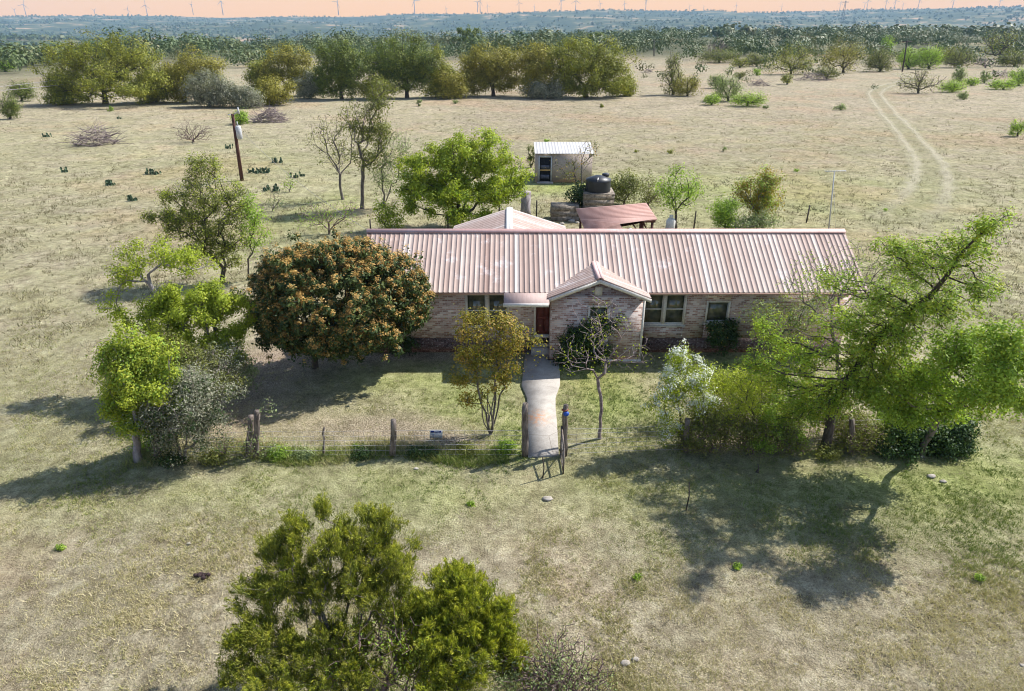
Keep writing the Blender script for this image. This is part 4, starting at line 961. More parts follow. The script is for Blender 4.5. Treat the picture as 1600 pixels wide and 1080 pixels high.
tree('leaning_elm', 'lower bright green tree with pale trunk leaning towards the right border', 'tree', (1438, 712),
     [(1500, 555, 66, 46, -1.6), (1570, 590, 55, 48, -3.2), (1440, 600, 56, 40, -.8), (1600, 555, 40, 45, -3.4), (1535, 625, 56, 28, -2.4), (1480, 640, 40, 24, -1), (1560, 520, 40, 26, -2.8), (1410, 640, 50, 26, -.6), (1600, 630, 30, 24, -3.4), (1380, 610, 40, 34, -.6)],
     1400, ('spring', .08, .045, 22, .12, .05), 'bark', .0062, trunk=[(1462, 662, -.2), (1500, 628, -1), (1545, 590, -2)], shell=.45, alpha=.22, clumps=260, pull=.22, irr=.15, gap=.14, extra=[(('lime', .08, .045, 17, .11), 'new_leaves', .4, .04)])
for (bs, bl, lb) in (((1460, 706), [(1400, 690, 36, 26, 0), (1440, 680, 30, 30, .1), (1470, 690, 30, 24, 0)], 'dark ivy mound around the pale leaning trunk'), ((1500, 702), [(1495, 680, 26, 30, 0), (1480, 695, 34, 18, 0)], 'dark ivy mound heaped on the right end fence post')):
    tree('ivy_mound', lb, 'ivy', bs, bl, 260, ('dark', .085, .06, 34, .12, .2), 'bark_dark', .004, stems=7, shell=.3, zmin=.01)
# ---- left hand group
tree('tall_elm', 'tall airy tree with sprawling yellow-green crown below the utility pole', 'tree', (348, 442),
     [(325, 275, 45, 32, .3), (290, 320, 50, 40, .1), (340, 330, 45, 50, 0), (265, 345, 36, 20, 0), (370, 320, 26, 40, .1), (310, 375, 50, 34, -.2), (350, 390, 40, 34, -.1), (235, 340, 20, 10, 0), (315, 250, 22, 18, .3)],
     900, ('olive', .10, .052, 20, .17, .22), 'bark_dark', .009, trunk=[(350, 420, 0)], shell=.45, step=.4, alpha=.25, clumps=130, extra=[(('lime', .1, .055, 13, .16), 'new_leaves', .5, .05)])
tree('young_elm', 'narrow young tree standing right against the tall airy one', 'tree', (388, 438),
     [(390, 330, 20, 30, 0), (395, 370, 24, 36, 0), (385, 310, 16, 20, 0), (405, 350, 16, 30, 0)], 190, ('spring', .11, .055, 13, .2), 'bark_dark', .008, shell=.45)
tree('pollard_tree', 'tree with pale cut limbs and small lime tufts at their ends', 'tree', (300, 600),
     [(200, 410, 34, 22, .2), (275, 400, 40, 24, .3), (310, 410, 30, 20, .3), (185, 440, 24, 16, 0), (190, 380, 22, 12, .2), (170, 480, 22, 18, -.1), (240, 380, 20, 12, .4)],
     340, ('lime', .08, .046, 20, .13), 'bark_pale', .009, trunk=[(275, 520, 0), (250, 470, 0)], shell=.3, alpha=.15, jit=.1, clumps=40)
tree('lime_tree', 'broad bright lime-green tree filling the middle of the left thicket', 'tree', (318, 610),
     [(300, 465, 60, 38, .1), (270, 510, 56, 38, -.2), (340, 490, 46, 44, .1), (365, 470, 26, 22, .3), (330, 550, 50, 34, -.4), (250, 470, 34, 28, 0), (370, 510, 24, 26, 0), (365, 560, 24, 30, -.2), (290, 560, 40, 30, -.6), (225, 500, 30, 24, -.2), (385, 470, 14, 16, .2)],
     1700, ('lime', .08, .046, 32, .115), 'bark', .008, shell=.4, step=.35, clumps=130, irr=.3)
tree('golden_tree', 'lower yellow-lime tree with pale trunk at the far left of the thicket', 'tree', (216, 720),
     [(215, 545, 42, 34, .2), (195, 585, 40, 42, 0), (235, 600, 44, 36, 0), (185, 630, 30, 28, -.1), (250, 560, 26, 26, .2), (215, 655, 44, 24, 0), (180, 560, 26, 26, .1), (240, 640, 40, 36, .4)],
     1100, ('yellow_lime', .075, .045, 34, .11), 'bark_pale', .008, trunk=[(212, 680, 0)], shell=.42, clumps=110, irr=.42, extra=[(('spring', .075, .045, 26, .14), 'older_leaves', .4, -.05)])
tree('grey_thorn_bush', 'big grey-green thorny bush with pale dead twigs at the fence corner', 'bush', (285, 722),
     [(290, 640, 66, 52, 0), (330, 625, 36, 40, .1), (255, 660, 40, 40, 0), (300, 590, 44, 28, .3), (290, 690, 60, 26, -.1)],
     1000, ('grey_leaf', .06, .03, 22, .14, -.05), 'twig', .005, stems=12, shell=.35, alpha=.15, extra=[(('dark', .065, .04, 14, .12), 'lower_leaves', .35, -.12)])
tree('grey_thorn_bush', 'dull grey half-dead bush behind the big thorny one under the lime tree', 'bush', (345, 640),
     [(345, 570, 40, 32, 0), (310, 560, 34, 26, 0), (365, 595, 24, 26, .1)], 380, ('grey_leaf', .06, .03, 14, .14), 'twig', .006, stems=9, shell=.4, alpha=.15)
bare('dead_vine', 'dead vine tangled over the fence posts right of the thorny bush', 'vine', (397, 716), [(398, 680, 20, 34, 0), (418, 632, 12, 18, 0), (375, 700, 26, 18, 0), (425, 700, 20, 14, 0)], 200, 'twig', .005, 5, shell=.5, leaf=('sage', .07, .04, 3, .1))
bare('twiggy_shrub', 'brown dry twigs at the foot of the fence right of the thorny bush', 'shrub', (350, 716), [(350, 690, 28, 26, 0), (335, 700, 24, 16, 0)], 200, 'twig_brown', .005, 8, shell=.5, leaf=('sage', .06, .03, 2, .1))
for i, (px, py, w_, h_, mt, lb) in enumerate([(262, 728, 40, 26, 'dark', 'low dark green growth at the left foot of the thorny bush'), (330, 726, 34, 22, 'olive', 'low olive weeds at the right foot of the thorny bush'), (432, 716, 30, 18, 'spring', 'green weeds by the fence right of the dead vine'), (470, 716, 26, 14, 'sage', 'pale weeds by the fence midway to the lone post'), (560, 714, 34, 14, 'dark', 'dark green weeds just left of the lone fence post'), (655, 712, 40, 14, 'dark', 'dark green weeds just right of the lone fence post'), (720, 708, 40, 14, 'olive', 'olive weeds along the fence below the notice'), (790, 704, 26, 16, 'spring', 'bright weeds against the left gate post'), (905, 575, 26, 14, 'dark', 'dark plant spreading at the foot of the climbing shrub'), (1290, 715, 40, 20, 'olive', 'weeds round the foot of the big dark trunk'), (1380, 712, 36, 24, 'dark', 'dark weeds left of the ivy mound')]):
    tree('weed_clump', lb, 'weed', (px, py), [(px, py-h_*.5, w_*.5, h_*.5, 0), (px+w_*.4, py-h_*.35, w_*.3, h_*.35, 0)], 90, (mt, .075, .03, 18, .09), 'bark_dark', .003, stems=8, step=.15, zmin=.01)
for (bs, bl, n_, mt, lb) in [((262, 700), [(258, 650, 36, 40, 0), (240, 690, 34, 26, 0), (275, 610, 26, 26, .2)], 420, 'spring', 'mid green brushy shrub filling the thicket between golden tree and thorny bush'),
                             ((310, 650), [(300, 570, 44, 36, 0), (260, 540, 34, 30, 0), (340, 600, 36, 30, -.2)], 460, 'olive', 'olive brushy shrub under the broad lime tree'),
                             ((372, 620), [(372, 575, 26, 34, 0), (352, 545, 24, 24, 0)], 260, 'sage', 'pale brushy shrub between the lime tree and the blossoming dome'),
                             ((200, 640), [(185, 600, 30, 34, 0), (170, 640, 26, 22, 0)], 240, 'lime', 'lime shrub behind the left side of the golden tree'),
                             ((1125, 704), [(1110, 655, 40, 34, .2), (1085, 680, 34, 26, .1), (1150, 670, 36, 30, .1)], 430, 'olive', 'olive brushy shrub low behind the white flowering bush'),
                             ((1205, 706), [(1215, 655, 40, 38, .3), (1190, 685, 36, 26, 0), (1245, 680, 34, 26, .2)], 460, 'spring', 'mid green brushy shrub left of the big dark trunk'),
                             ((1330, 700), [(1330, 665, 44, 34, .4), (1370, 680, 40, 28, .2), (1300, 640, 36, 30, .6)], 460, 'olive', 'olive brushy shrub behind the big dark trunk'),
                             ((1400, 700), [(1400, 660, 36, 34, .3), (1430, 670, 30, 28, .2)], 300, 'spring', 'mid green brushy shrub above the dark ivy mound'),
                             ((1160, 640), [(1150, 600, 44, 30, .2), (1200, 610, 40, 30, .2)], 330, 'yellow_lime', 'yellow-green brushy shrub in the yard in front of the grey-green tree')]:
    tree('brushy_shrub', lb, 'shrub', bs, bl, n_, (mt, .07, .04, 20, .11, -.1), 'twig_brown', .005, stems=9, shell=.5, alpha=.15, zmin=.02, spread=.4)
# ---- foreground junipers
tree('juniper', 'larger olive juniper with ragged top and visible dark stems in the foreground', 'juniper', (520, 1090),
     [(430, 860, 40, 30, .9), (470, 840, 40, 45, 1.), (540, 850, 60, 45, .9), (600, 850, 50, 42, .9), (410, 920, 50, 36, .4), (480, 920, 60, 50, .5), (570, 920, 55, 50, .4), (400, 980, 45, 30, 0), (620, 900, 30, 40, .5), (500, 790, 16, 24, 1.3), (385, 1000, 34, 30, -.3), (450, 1010, 60, 40, -.3), (590, 810, 30, 20, 1.2), (380, 1050, 40, 30, -.6), (440, 1070, 60, 30, -.8), (540, 1000, 60, 44, -.1), (620, 960, 36, 40, .2), (550, 1060, 60, 34, -.6)],
     4600, ('juniper', .08, .012, 36, .2), 'twig', .003, style='spray', rmax=.06, stems=9, shell=.5, step=.2, alpha=.18, d=9.1, clumps=380, pull=.45, irr=.34, gap=.12, extra=[(('juniper_bright', .07, .014, 22, .18), 'bright_sprays', .3, .02)])
tree('juniper', 'denser bright yellow-green juniper right of the larger one in the foreground', 'juniper', (712, 1090),
     [(640, 1010, 40, 40, 0), (800, 1030, 30, 40, -.1), (710, 930, 56, 42, .5), (660, 960, 36, 44, .3), (760, 960, 44, 45, .3), (710, 990, 76, 45, 0), (780, 1000, 28, 36, .1), (700, 1040, 76, 36, -.3), (715, 900, 30, 22, .7)],
     3400, ('juniper_bright', .07, .013, 42, .16), 'bark_dark', .004, style='spray', stems=6, shell=.45, step=.2, alpha=.18, d=9.1, clumps=300, pull=.4, irr=.25, gap=.04, extra=[(('juniper', .075, .014, 24, .19), 'dull_sprays', .5, -.03)])
bare('dry_brush', 'purple-brown dry brush between the two foreground junipers', 'brush', (600, 1110), [(600, 1000, 70, 60, 0), (540, 1030, 70, 50, 0), (650, 1050, 60, 50, 0), (450, 1060, 60, 40, -.1)], 1800, 'twig_brown', .005, 24, d=8.9, shell=.5, step=.2, leaf=('spring', .05, .03, 1.5, .08))
bare('dry_brush', 'grey leafless brush right of the foreground junipers at the bottom edge', 'brush', (880, 1120), [(870, 1040, 70, 62, 0), (920, 1060, 44, 46, 0), (820, 1050, 56, 54, 0)], 2600, 'twig_brown', .0065, 30, d=8.9, shell=.6, step=.2, leaf=('sage', .05, .03, 1.2, .08))
tree('green_weed_bush', 'fresh green leafy weed at the bottom edge below the bright juniper', 'weed', (735, 1110), [(735, 1040, 26, 30, 0), (700, 1065, 30, 20, 0), (790, 1060, 30, 24, 0)], 120, ('sage', .05, .03, 22, .07, .2), 'bark_dark', .003, stems=7, d=8.75, step=.2)
tree('green_weed_bush', 'small bright green seedling leaves low under the dry brush', 'weed', (560, 1110), [(540, 1030, 26, 22, 0), (500, 1050, 40, 22, 0)], 100, ('lime', .045, .03, 16, .07), 'bark_dark', .003, stems=6, d=8.75, step=.2)
# ---- behind the house
tree('lime_oak', 'large bright lime tree directly behind the house left of the shed', 'tree', (716, 354),
     [(720, 250, 56, 40, 0), (680, 270, 46, 40, -.3), (765, 255, 48, 36, .2), (650, 300, 36, 34, -.5), (710, 300, 60, 34, -.6), (790, 285, 36, 30, .2), (750, 212, 36, 20, .8), (770, 310, 40, 22, -.3), (690, 230, 30, 18, .4), (815, 280, 20, 20, .4), (640, 260, 22, 26, 0), (715, 335, 60, 16, -.6)],
     1500, ('lime', .15, .085, 30, .2, .05), 'bark_dark', .012, shell=.4, step=.5, clumps=190, irr=.3, extra=[(('spring', .15, .08, 12, .2, 0), 'older_leaves', .4, -.1)])
tree('sparse_tree', 'leafless grey tree left of the tall slim one behind the house', 'tree', (536, 312),
     [(520, 205, 36, 28, .2), (500, 215, 24, 24, 0), (530, 240, 34, 24, 0), (550, 200, 24, 28, 0)], 420, ('olive', .12, .06, 3.5, .2), 'bark', .011, shell=.5, step=.5, jit=.1)
tree('slim_tree', 'tall slim tree with olive umbrella top behind the house', 'tree', (566, 326),
     [(598, 140, 32, 18, .6), (590, 160, 34, 16, .3), (575, 200, 36, 34, 0), (600, 205, 24, 28, 0), (556, 185, 24, 24, 0), (575, 245, 30, 24, 0)], 620, ('olive', .14, .07, 11, .22), 'bark', .012, trunk=[(566, 290, 0), (568, 240, 0)], shell=.45, step=.5, jit=.08)
tree('thin_tree', 'thin many-branched tree with few pale leaves beside the slim one', 'tree', (600, 325),
     [(610, 250, 28, 36, 0), (625, 225, 24, 24, 0), (600, 280, 24, 26, 0)], 360, ('sage', .12, .06, 7, .22), 'bark', .01, stems=3, shell=.5, step=.5)
tree('leafy_bush', 'lime bush under the thin tree at the back fence', 'bush', (605, 362), [(612, 340, 24, 22, 0), (600, 325, 16, 16, 0)], 130, ('lime', .13, .07, 18, .2), 'bark_dark', .01, stems=4)
bare('wild_bush', 'half bare bush with pinkish twigs rising behind the blossoming tree', 'bush', (515, 366), [(510, 335, 44, 26, 0), (540, 330, 28, 22, 0), (480, 345, 26, 20, 0)], 380, 'twig_brown', .009, 9, shell=.6, step=.4, leaf=('spring', .1, .05, 2.2, .2))
b = G(821, 334); mb = MB(); mb.tube([b-[0, 0, .1], b+[0, 0, .3], b+[.05, 0, 1.5]], [.42, .34, .33], 12); mb.build('tree_stump', 'bark_pale', origin=b, cat='stump', label='pale thick stump at the right edge of the lime tree')
tree('bare_shed_tree', 'nearly bare tree with a few rusty leaves in front of the shed', 'tree', (905, 335),
     [(905, 250, 26, 24, 0), (880, 260, 24, 20, 0), (925, 240, 16, 20, .3), (895, 275, 20, 16, 0), (925, 222, 14, 10, .5)], 190, ('olive', .1, .06, 2, .2), 'bark', .012, trunk=[(905, 300, 0)], shell=.5, step=.4, extra=[(('orange', .11, .06, 3, .2, -.2), 'rusty_leaves', .3, 0)])
tree('climbing_vine', 'dark green vine smothering the trunk beside the tank stand', 'vine', (903, 336), [(898, 312, 14, 20, -.2), (907, 296, 12, 12, -.2), (915, 320, 10, 18, 0)], 110, ('dark', .14, .08, 26, .18, .1), 'bark_dark', .01, stems=3)
tree('hedge_bush', 'bush of green leaves and red-brown twigs right of the water tank', 'bush', (975, 320), [(975, 292, 26, 24, 0), (960, 300, 18, 20, 0), (985, 280, 16, 14, 0)], 240, ('olive', .13, .07, 18, .22), 'twig_brown', .01, stems=7)
tree('hedge_bush', 'brownish bush between the tank hedge and the forked tree', 'bush', (1012, 322), [(1012, 296, 24, 24, 0), (1025, 310, 18, 16, 0)], 260, ('olive', .12, .06, 6, .22, -.1), 'twig_brown', .01, stems=8)
tree('forked_tree', 'young tree with dark forked trunk just behind the roof ridge', 'tree', (1056, 358),
     [(1060, 290, 34, 22, 0), (1040, 300, 20, 20, 0), (1085, 295, 20, 20, 0), (1060, 270, 20, 12, .2), (1065, 315, 26, 14, 0)], 230, ('spring', .12, .07, 13, .2), 'bark_dark', .012, trunk=[(1056, 330, 0)], shell=.42, step=.4, alpha=.2)
tree('gold_green_tree', 'upright tree with golden leaves and green tips behind the roof', 'tree', (1176, 356),
     [(1185, 300, 36, 26, 0), (1200, 275, 24, 20, .1), (1165, 295, 20, 20, 0), (1205, 300, 22, 22, 0), (1195, 325, 26, 14, 0)], 300, ('myrtle', .12, .07, 20, .2), 'bark', .012, shell=.42, step=.4, extra=[(('spring', .12, .07, 18, .18, .15), 'green_leaves', .4, .15)])
tree('round_bush', 'round blue-green bush left of the golden tree behind the roof', 'bush', (1134, 362), [(1134, 332, 27, 26, 0)], 220, ('spring', .12, .06, 22, .2, -.25), 'bark_dark', .01, stems=7)
tree('pale_bush', 'pale yellow-green bush at the foot of the golden tree', 'bush', (1178, 366), [(1170, 348, 34, 14, 0), (1195, 342, 20, 14, 0)], 200, ('sage', .12, .06, 16, .2, .1), 'twig', .01, stems=7)
tree('sapling', 'faint green sapling in the pasture right of the pole cable', 'sapling', (452, 300), [(452, 288, 12, 10, 0), (450, 278, 8, 7, 0)], 50, ('spring', .13, .05, 5, .2, .2), 'bark', .01, stems=4)
tree('sapling', 'small bare shrub with a few leaves nearest the left thicket', 'sapling', (425, 330), [(430, 312, 14, 16, 0)], 60, ('sage', .12, .05, 4, .2), 'bark', .01, stems=4)
# ---- pasture: brush, cactus, bushes
brush_pile('low pile of bleached branches farthest left in the pasture', (150, 226), 84, 28, 240, 'twig', 1)
brush_pile('grey pile of cut branches beside the small green mesquite', (422, 190), 70, 20, 300, 'twig', 2)
brush_pile('flat grey pile of branches right of the bright bush group', (1186, 134), 48, 9, 110, 'twig', 3)
brush_pile('wide grey pile of branches below the golden bush on the right', (1268, 126), 66, 12, 160, 'twig', 4)
brush_pile('grey heap of branches near the right border beyond the track', (1562, 122), 50, 12, 110, 'twig', 5)
brush_pile('small far heap of branches right of the oak row', (1012, 114), 26, 6, 60, 'twig', 6)
brush_pile('far heap of branches among the bushes in the upper right', (1440, 76), 50, 7, 90, 'twig', 7)
bare('dead_bush', 'round leafless purplish bush standing alone in the left pasture', 'bush', (302, 222), [(300, 206, 32, 18, 0)], 520, 'twig_brown', .013, 16, shell=.3, step=.5)
tree('mesquite', 'small bright green mesquite just behind the utility pole', 'bush', (376, 194), [(376, 183, 15, 10, 0)], 140, ('spring', .22, .1, 14, .3, .2), 'bark_dark', .02, stems=3)
for i, (px, py, w, n, lb) in enumerate([(405, 270, 34, 34, 'widest prickly pear clump, just right of the utility pole foot'), (432, 254, 20, 16, 'prickly pear clump uppermost right of the utility pole'), (426, 298, 30, 24, 'prickly pear clump below the widest one'), (240, 272, 22, 16, 'prickly pear clump left of the tall airy tree top'),
                                   (174, 290, 14, 8, 'small prickly pear clump low in the left pasture'), (207, 314, 14, 9, 'prickly pear clump nearest the sprawling left branch'), (100, 269, 12, 8, 'prickly pear clump in the middle of the left pasture'), (460, 278, 12, 7, 'small prickly pear clump below the grey leafless tree'),
                                   (472, 276, 8, 5, 'tiny prickly pear clump beside the leafless tree'), (358, 232, 12, 8, 'small prickly pear clump left of the transformer'), (75, 214, 12, 7, 'small prickly pear clump left of the bleached pile'), (188, 186, 12, 7, 'small prickly pear clump near the oak shade')]):
    cactus(lb, (px, py), w, n, i)
BUSH = [  # px base, py base, w, h, mat, density, label, name
 (15, 186, 34, 44, 'oak_dark', 'dark rounded bush cut by the left border', 'juniper_bush'), (34, 158, 40, 32, 'oak_dark', 'dark bush just behind the one at the left border', 'juniper_bush'),
 (172, 174, 8, 8, 'spring', 'tiny green bush below the massive left oak', 'small_bush'), (8, 112, 22, 20, 'spring', 'bright small tree at the far left below the hills', 'small_tree'),
 (1052, 148, 34, 60, 'olive', 'tall yellow-green bush standing right of the oak row', 'tall_bush'), (1074, 150, 40, 32, 'oak_gold', 'low golden bush leaning on the tall one right of the oaks', 'low_bush'),
 (1138, 158, 42, 44, 'sage', 'grey-green bush at the back of the bright group in mid pasture', 'mesquite_bush'), (1168, 166, 52, 24, 'spring', 'brightest green low bush in the mid pasture group', 'mesquite_bush'), (1112, 164, 26, 18, 'spring', 'small green bush at the left of the bright group', 'mesquite_bush'), (1119, 138, 24, 22, 'sage', 'small bush behind the bright group', 'mesquite_bush'),
 (1156, 124, 16, 12, 'olive', 'little bush above the bright group', 'mesquite_bush'), (1182, 118, 12, 11, 'spring', 'tiny green bush left of the flat branch pile', 'mesquite_bush'), (1230, 132, 18, 18, 'oak', 'dark spiky little bush between two branch piles', 'small_bush'),
 (1236, 116, 70, 46, 'oak', 'broad dark green bush left of the golden one', 'oak_bush'), (1318, 114, 62, 50, 'oak_gold', 'broad golden bush where the track vanishes', 'oak_bush'), (1292, 124, 34, 20, 'olive', 'thin bush growing over the wide branch pile', 'small_bush'),
 (1124, 98, 60, 22, 'olive', 'low straggling bush left of the dark broad bush', 'wild_bush'), (1120, 92, 34, 30, 'twig', 'bare grey tree rising from the straggling bush', 'bare_bush'), (1182, 104, 34, 22, 'olive', 'low olive bush touching the dark broad one', 'wild_bush'), (1156, 106, 26, 16, 'oak', 'dark low bush among the olive ones', 'wild_bush'),
 (1375, 112, 44, 36, 'olive', 'olive bush right of the golden one', 'wild_bush'), (1388, 84, 20, 26, 'spring', 'slim light green tree above the olive bush', 'small_tree'), (1420, 108, 30, 34, 'spring', 'green bush beside the leaning power pole', 'wild_bush'), (1452, 108, 38, 36, 'spring', 'round green bush right of the leaning power pole', 'wild_bush'),
 (1435, 146, 58, 38, 'olive', 'yellow-olive bush standing by the bend of the track', 'bend_bush'), (1498, 106, 40, 30, 'olive', 'green bush in the upper right clump', 'wild_bush'), (1488, 144, 40, 20, 'spring', 'low spreading green bush right of the track bend', 'low_bush'), (1500, 130, 22, 26, 'sage', 'upright bush rising behind the low spreading one', 'small_bush'), (1518, 134, 24, 14, 'spring', 'small round bush right of the upright one', 'small_bush'), (1538, 130, 16, 18, 'sage', 'small pale tree near the right branch heap', 'small_tree'),
 (1506, 156, 14, 14, 'sage', 'tiny bush alone right of the track', 'small_bush'), (1568, 140, 40, 18, 'spring', 'green bush close to the right border', 'low_bush'), (1592, 134, 30, 26, 'spring', 'green bush cut by the right border', 'low_bush'), (1590, 213, 26, 30, 'spring', 'lone green shrub low at the right border', 'lone_shrub'),
 (1562, 92, 56, 46, 'oak', 'dark open-limbed tree in the upper right corner', 'open_tree'), (1540, 106, 34, 18, 'twig', 'grey leafless bush under the open-limbed tree', 'bare_bush'), (1585, 104, 44, 26, 'olive', 'olive bush under the upper right corner tree', 'wild_bush'), (1470, 96, 40, 24, 'oak', 'dark bush behind the round green one', 'wild_bush'),
 (1313, 172, 24, 10, 'sage', 'low pale weeds left of the track', 'weed_clump'), (1198, 170, 10, 8, 'sage', 'tiny weed right of the bright group', 'weed_clump'), (1130, 236, 12, 8, 'sage', 'tiny pale weed in the bare pasture', 'weed_clump'), (940, 168, 8, 6, 'oak', 'tiny dark weed in front of the oak row', 'weed_clump'),
 (655, 166, 10, 16, 'sage', 'thin sapling in front of the oak row', 'weed_clump'), (712, 162, 16, 8, 'sage', 'low grey weed in front of the oak row', 'weed_clump'), (1048, 240, 18, 8, 'oak', 'low dark weed tuft in the pasture beyond the shed', 'weed_clump'), (995, 238, 10, 5, 'oak', 'low dark weed tuft nearer the shed', 'weed_clump'),
 (855, 222, 12, 5, 'spring', 'small green sprout showing above the shed roof', 'weed_clump'), (830, 262, 14, 40, 'olive', 'olive bush at the left corner of the shed', 'small_bush'), (1246, 268, 10, 5, 'spring', 'tiny green weed beyond the golden tree', 'weed_clump'), (1384, 330, 8, 5, 'spring', 'tiny green weed beyond the leaning tree', 'weed_clump'),
 (92, 858, 14, 7, 'spring', 'tiny bright weed in the lower left lawn', 'weed_clump'), (1530, 907, 16, 8, 'spring', 'bright weed tuft in the lower right lawn', 'weed_clump'), (1152, 888, 14, 7, 'spring', 'bright weed tuft in the tree shade on the lawn', 'weed_clump'), (996, 904, 12, 8, 'spring', 'small weed tuft left of the tree shade', 'weed_clump'), (556, 700, 12, 6, 'spring', 'small weed in the bare yard patch', 'weed_clump'), (735, 790, 14, 8, 'spring', 'small weed right above the juniper top', 'weed_clump')]
for (px, py, wd, ht, mt, lb, nm) in BUSH:
    if py < 175 and nm != 'weed_clump': wd *= 1.22; ht *= 1.12
    b = G(px, py); z = zc_of(b); lw = min(.5, max(.05, 1.5*z/F)); n = int(np.clip(wd*ht/7, 14, 260)); open_ = nm in ('open_tree', 'bare_bush', 'bend_bush')
    cy = py-ht*.52
    bl = [(px, cy, wd*.4, ht*.42, 0), (px-wd*.24, cy+ht*.12, wd*.26, ht*.34, 0), (px+wd*.25, cy+ht*.1, wd*.25, ht*.36, 0)]
    if nm in ('tall_bush', 'small_tree', 'gold'): bl += [(px-2, py-ht*.85, wd*.25, ht*.16, 0)]
    lf = None if mt == 'twig' else (mt, lw, lw*.6, 9 if open_ else 22, wd*.08*z/F+.02)
    tree(nm, lb, 'bush' if 'bush' in nm or 'shrub' in nm else ('tree' if 'tree' in nm else 'weed'), (px, py), bl, n*(3 if mt == 'twig' else 1), lf, 'bark_dark' if mt != 'twig' else 'twig', max(.004, .25*z/F) if mt != 'twig' else .03, stems=1 if 'tree' in nm else 6, step=max(.08, ht*.1*z/F), shell=.4)
# ---- oak row
OAKS = [
 ((165, 162), [(160, 100, 60, 34, 0), (110, 118, 46, 36, 0), (215, 112, 46, 38, 0), (170, 130, 80, 26, -3), (90, 138, 26, 26, -2), (130, 88, 36, 20, 1), (195, 84, 36, 18, 1)], 900, 'oak', 'massive spreading oak at the left end of the row'),
 ((288, 160), [(300, 118, 40, 26, 0), (270, 128, 26, 26, 0), (330, 112, 22, 18, 0)], 420, 'oak_gold', 'golden-crowned oak just right of the massive one'),
 ((325, 167), [(325, 142, 36, 22, 0), (360, 150, 26, 16, 0)], 360, 'grey_leaf', 'grey dusty bush in front of the golden oak'),
 ((388, 168), [(385, 156, 22, 14, 0)], 160, 'grey_leaf', 'low brownish bush right of the dusty one'),
 ((424, 164), [(424, 146, 30, 16, 0)], 200, 'oak_gold', 'low bright olive bush between dusty bush and open oak'),
 ((448, 150), [(440, 98, 28, 20, 0), (465, 110, 26, 24, 0), (425, 120, 26, 16, 0), (470, 130, 26, 14, 0)], 360, 'oak_gold', 'open-crowned golden oak left of the dark ones'),
 ((410, 148), [(405, 125, 22, 18, 0)], 160, 'oak', 'small oak under the left edge of the open golden one'),
 ((534, 155), [(530, 96, 36, 24, 0), (515, 115, 26, 30, 0), (552, 112, 28, 30, 0), (510, 135, 20, 16, 0)], 520, 'oak_dark', 'dark oak with thick trunk left of centre'),
 ((636, 153), [(625, 90, 42, 24, 0), (595, 105, 28, 28, 0), (660, 105, 28, 28, 0), (630, 118, 40, 20, 0)], 600, 'oak_dark', 'second dark oak with forked trunk near centre'),
 ((682, 152), [(678, 120, 26, 28, 0), (695, 128, 18, 20, 0)], 260, 'oak', 'yellow-green smaller oak right of the forked dark one'),
 ((771, 150), [(770, 95, 42, 20, 0), (740, 112, 30, 26, 0), (800, 108, 28, 26, 0), (735, 130, 24, 18, 0), (775, 118, 40, 18, 0)], 600, 'oak_gold', 'wide umbrella oak with dark twisted trunk in the centre'),
 ((838, 152), [(845, 95, 30, 24, 1), (835, 120, 30, 26, 0)], 300, 'oak_gold', 'brownish oak squeezed between umbrella oak and the big right one'),
 ((915, 152), [(905, 90, 46, 24, 0), (950, 108, 36, 32, 0), (875, 110, 32, 30, 0), (925, 122, 50, 24, -1), (965, 130, 22, 20, 0), (890, 132, 24, 16, 0)], 800, 'oak', 'big dense oak ending the row on the right'),
 ((868, 154), [(860, 143, 26, 12, 0), (835, 145, 18, 10, 0)], 140, 'grey_leaf', 'scrubby undergrowth bush below the brownish oak'),
 ((245, 160), [(240, 140, 34, 22, 0)], 200, 'oak', 'low scrub oak between the massive oak and the golden-crowned one'),
 ((700, 154), [(705, 138, 24, 18, 0)], 160, 'oak_gold', 'low yellowish scrub bush left of the umbrella oak'),
 ((484, 154), [(484, 138, 22, 18, 0)], 140, 'grey_leaf', 'thin grey scrub bush just left of the dark thick-trunked oak'),
 ((585, 156), [(585, 140, 24, 14, 0)], 130, 'oak', 'low scrub bush between the two dark oaks'),
 ((985, 150), [(975, 138, 18, 14, 0)], 110, 'oak', 'low bush skirting the right end of the oak row'),
 ((95, 163), [(95, 145, 26, 20, 0)], 160, 'oak', 'low leafy oak scrub at the left foot of the massive oak'),
 ((738, 80), [(735, 65, 26, 15, 0)], 160, 'oak_dark', 'lone dark oak beyond the row above the centre'),
 ((932, 78), [(930, 66, 14, 10, 0)], 90, 'oak_dark', 'lone round dark tree beyond the big right oak'),
 ((640, 84), [(645, 76, 24, 8, 0)], 70, 'oak_dark', 'small dark thicket beyond the second dark oak'),
]
for (bs, bl, n, mt, lb) in OAKS:
    z = zc_of(G(*bs)); lw = 2.3*z/F; n = int(n*1.9); bl = [(a_, b_-2, c_*1.1, d_*1.3, e_) for (a_, b_, c_, d_, e_) in bl]
    tree('oak_tree' if 'bush' not in lb and 'thicket' not in lb else 'oak_bush', lb, 'tree' if 'bush' not in lb and 'thicket' not in lb else 'bush', bs, bl, n, (mt, lw, lw*.62, 26, .5), 'bark_dark', .022, stems=1 if n > 150 and 'bush' not in lb else 5, gap=.12, step=.9, shell=.36, zmin=.1, jit=.1, clumps=max(12, n//8), alpha=.3, dr=.6)

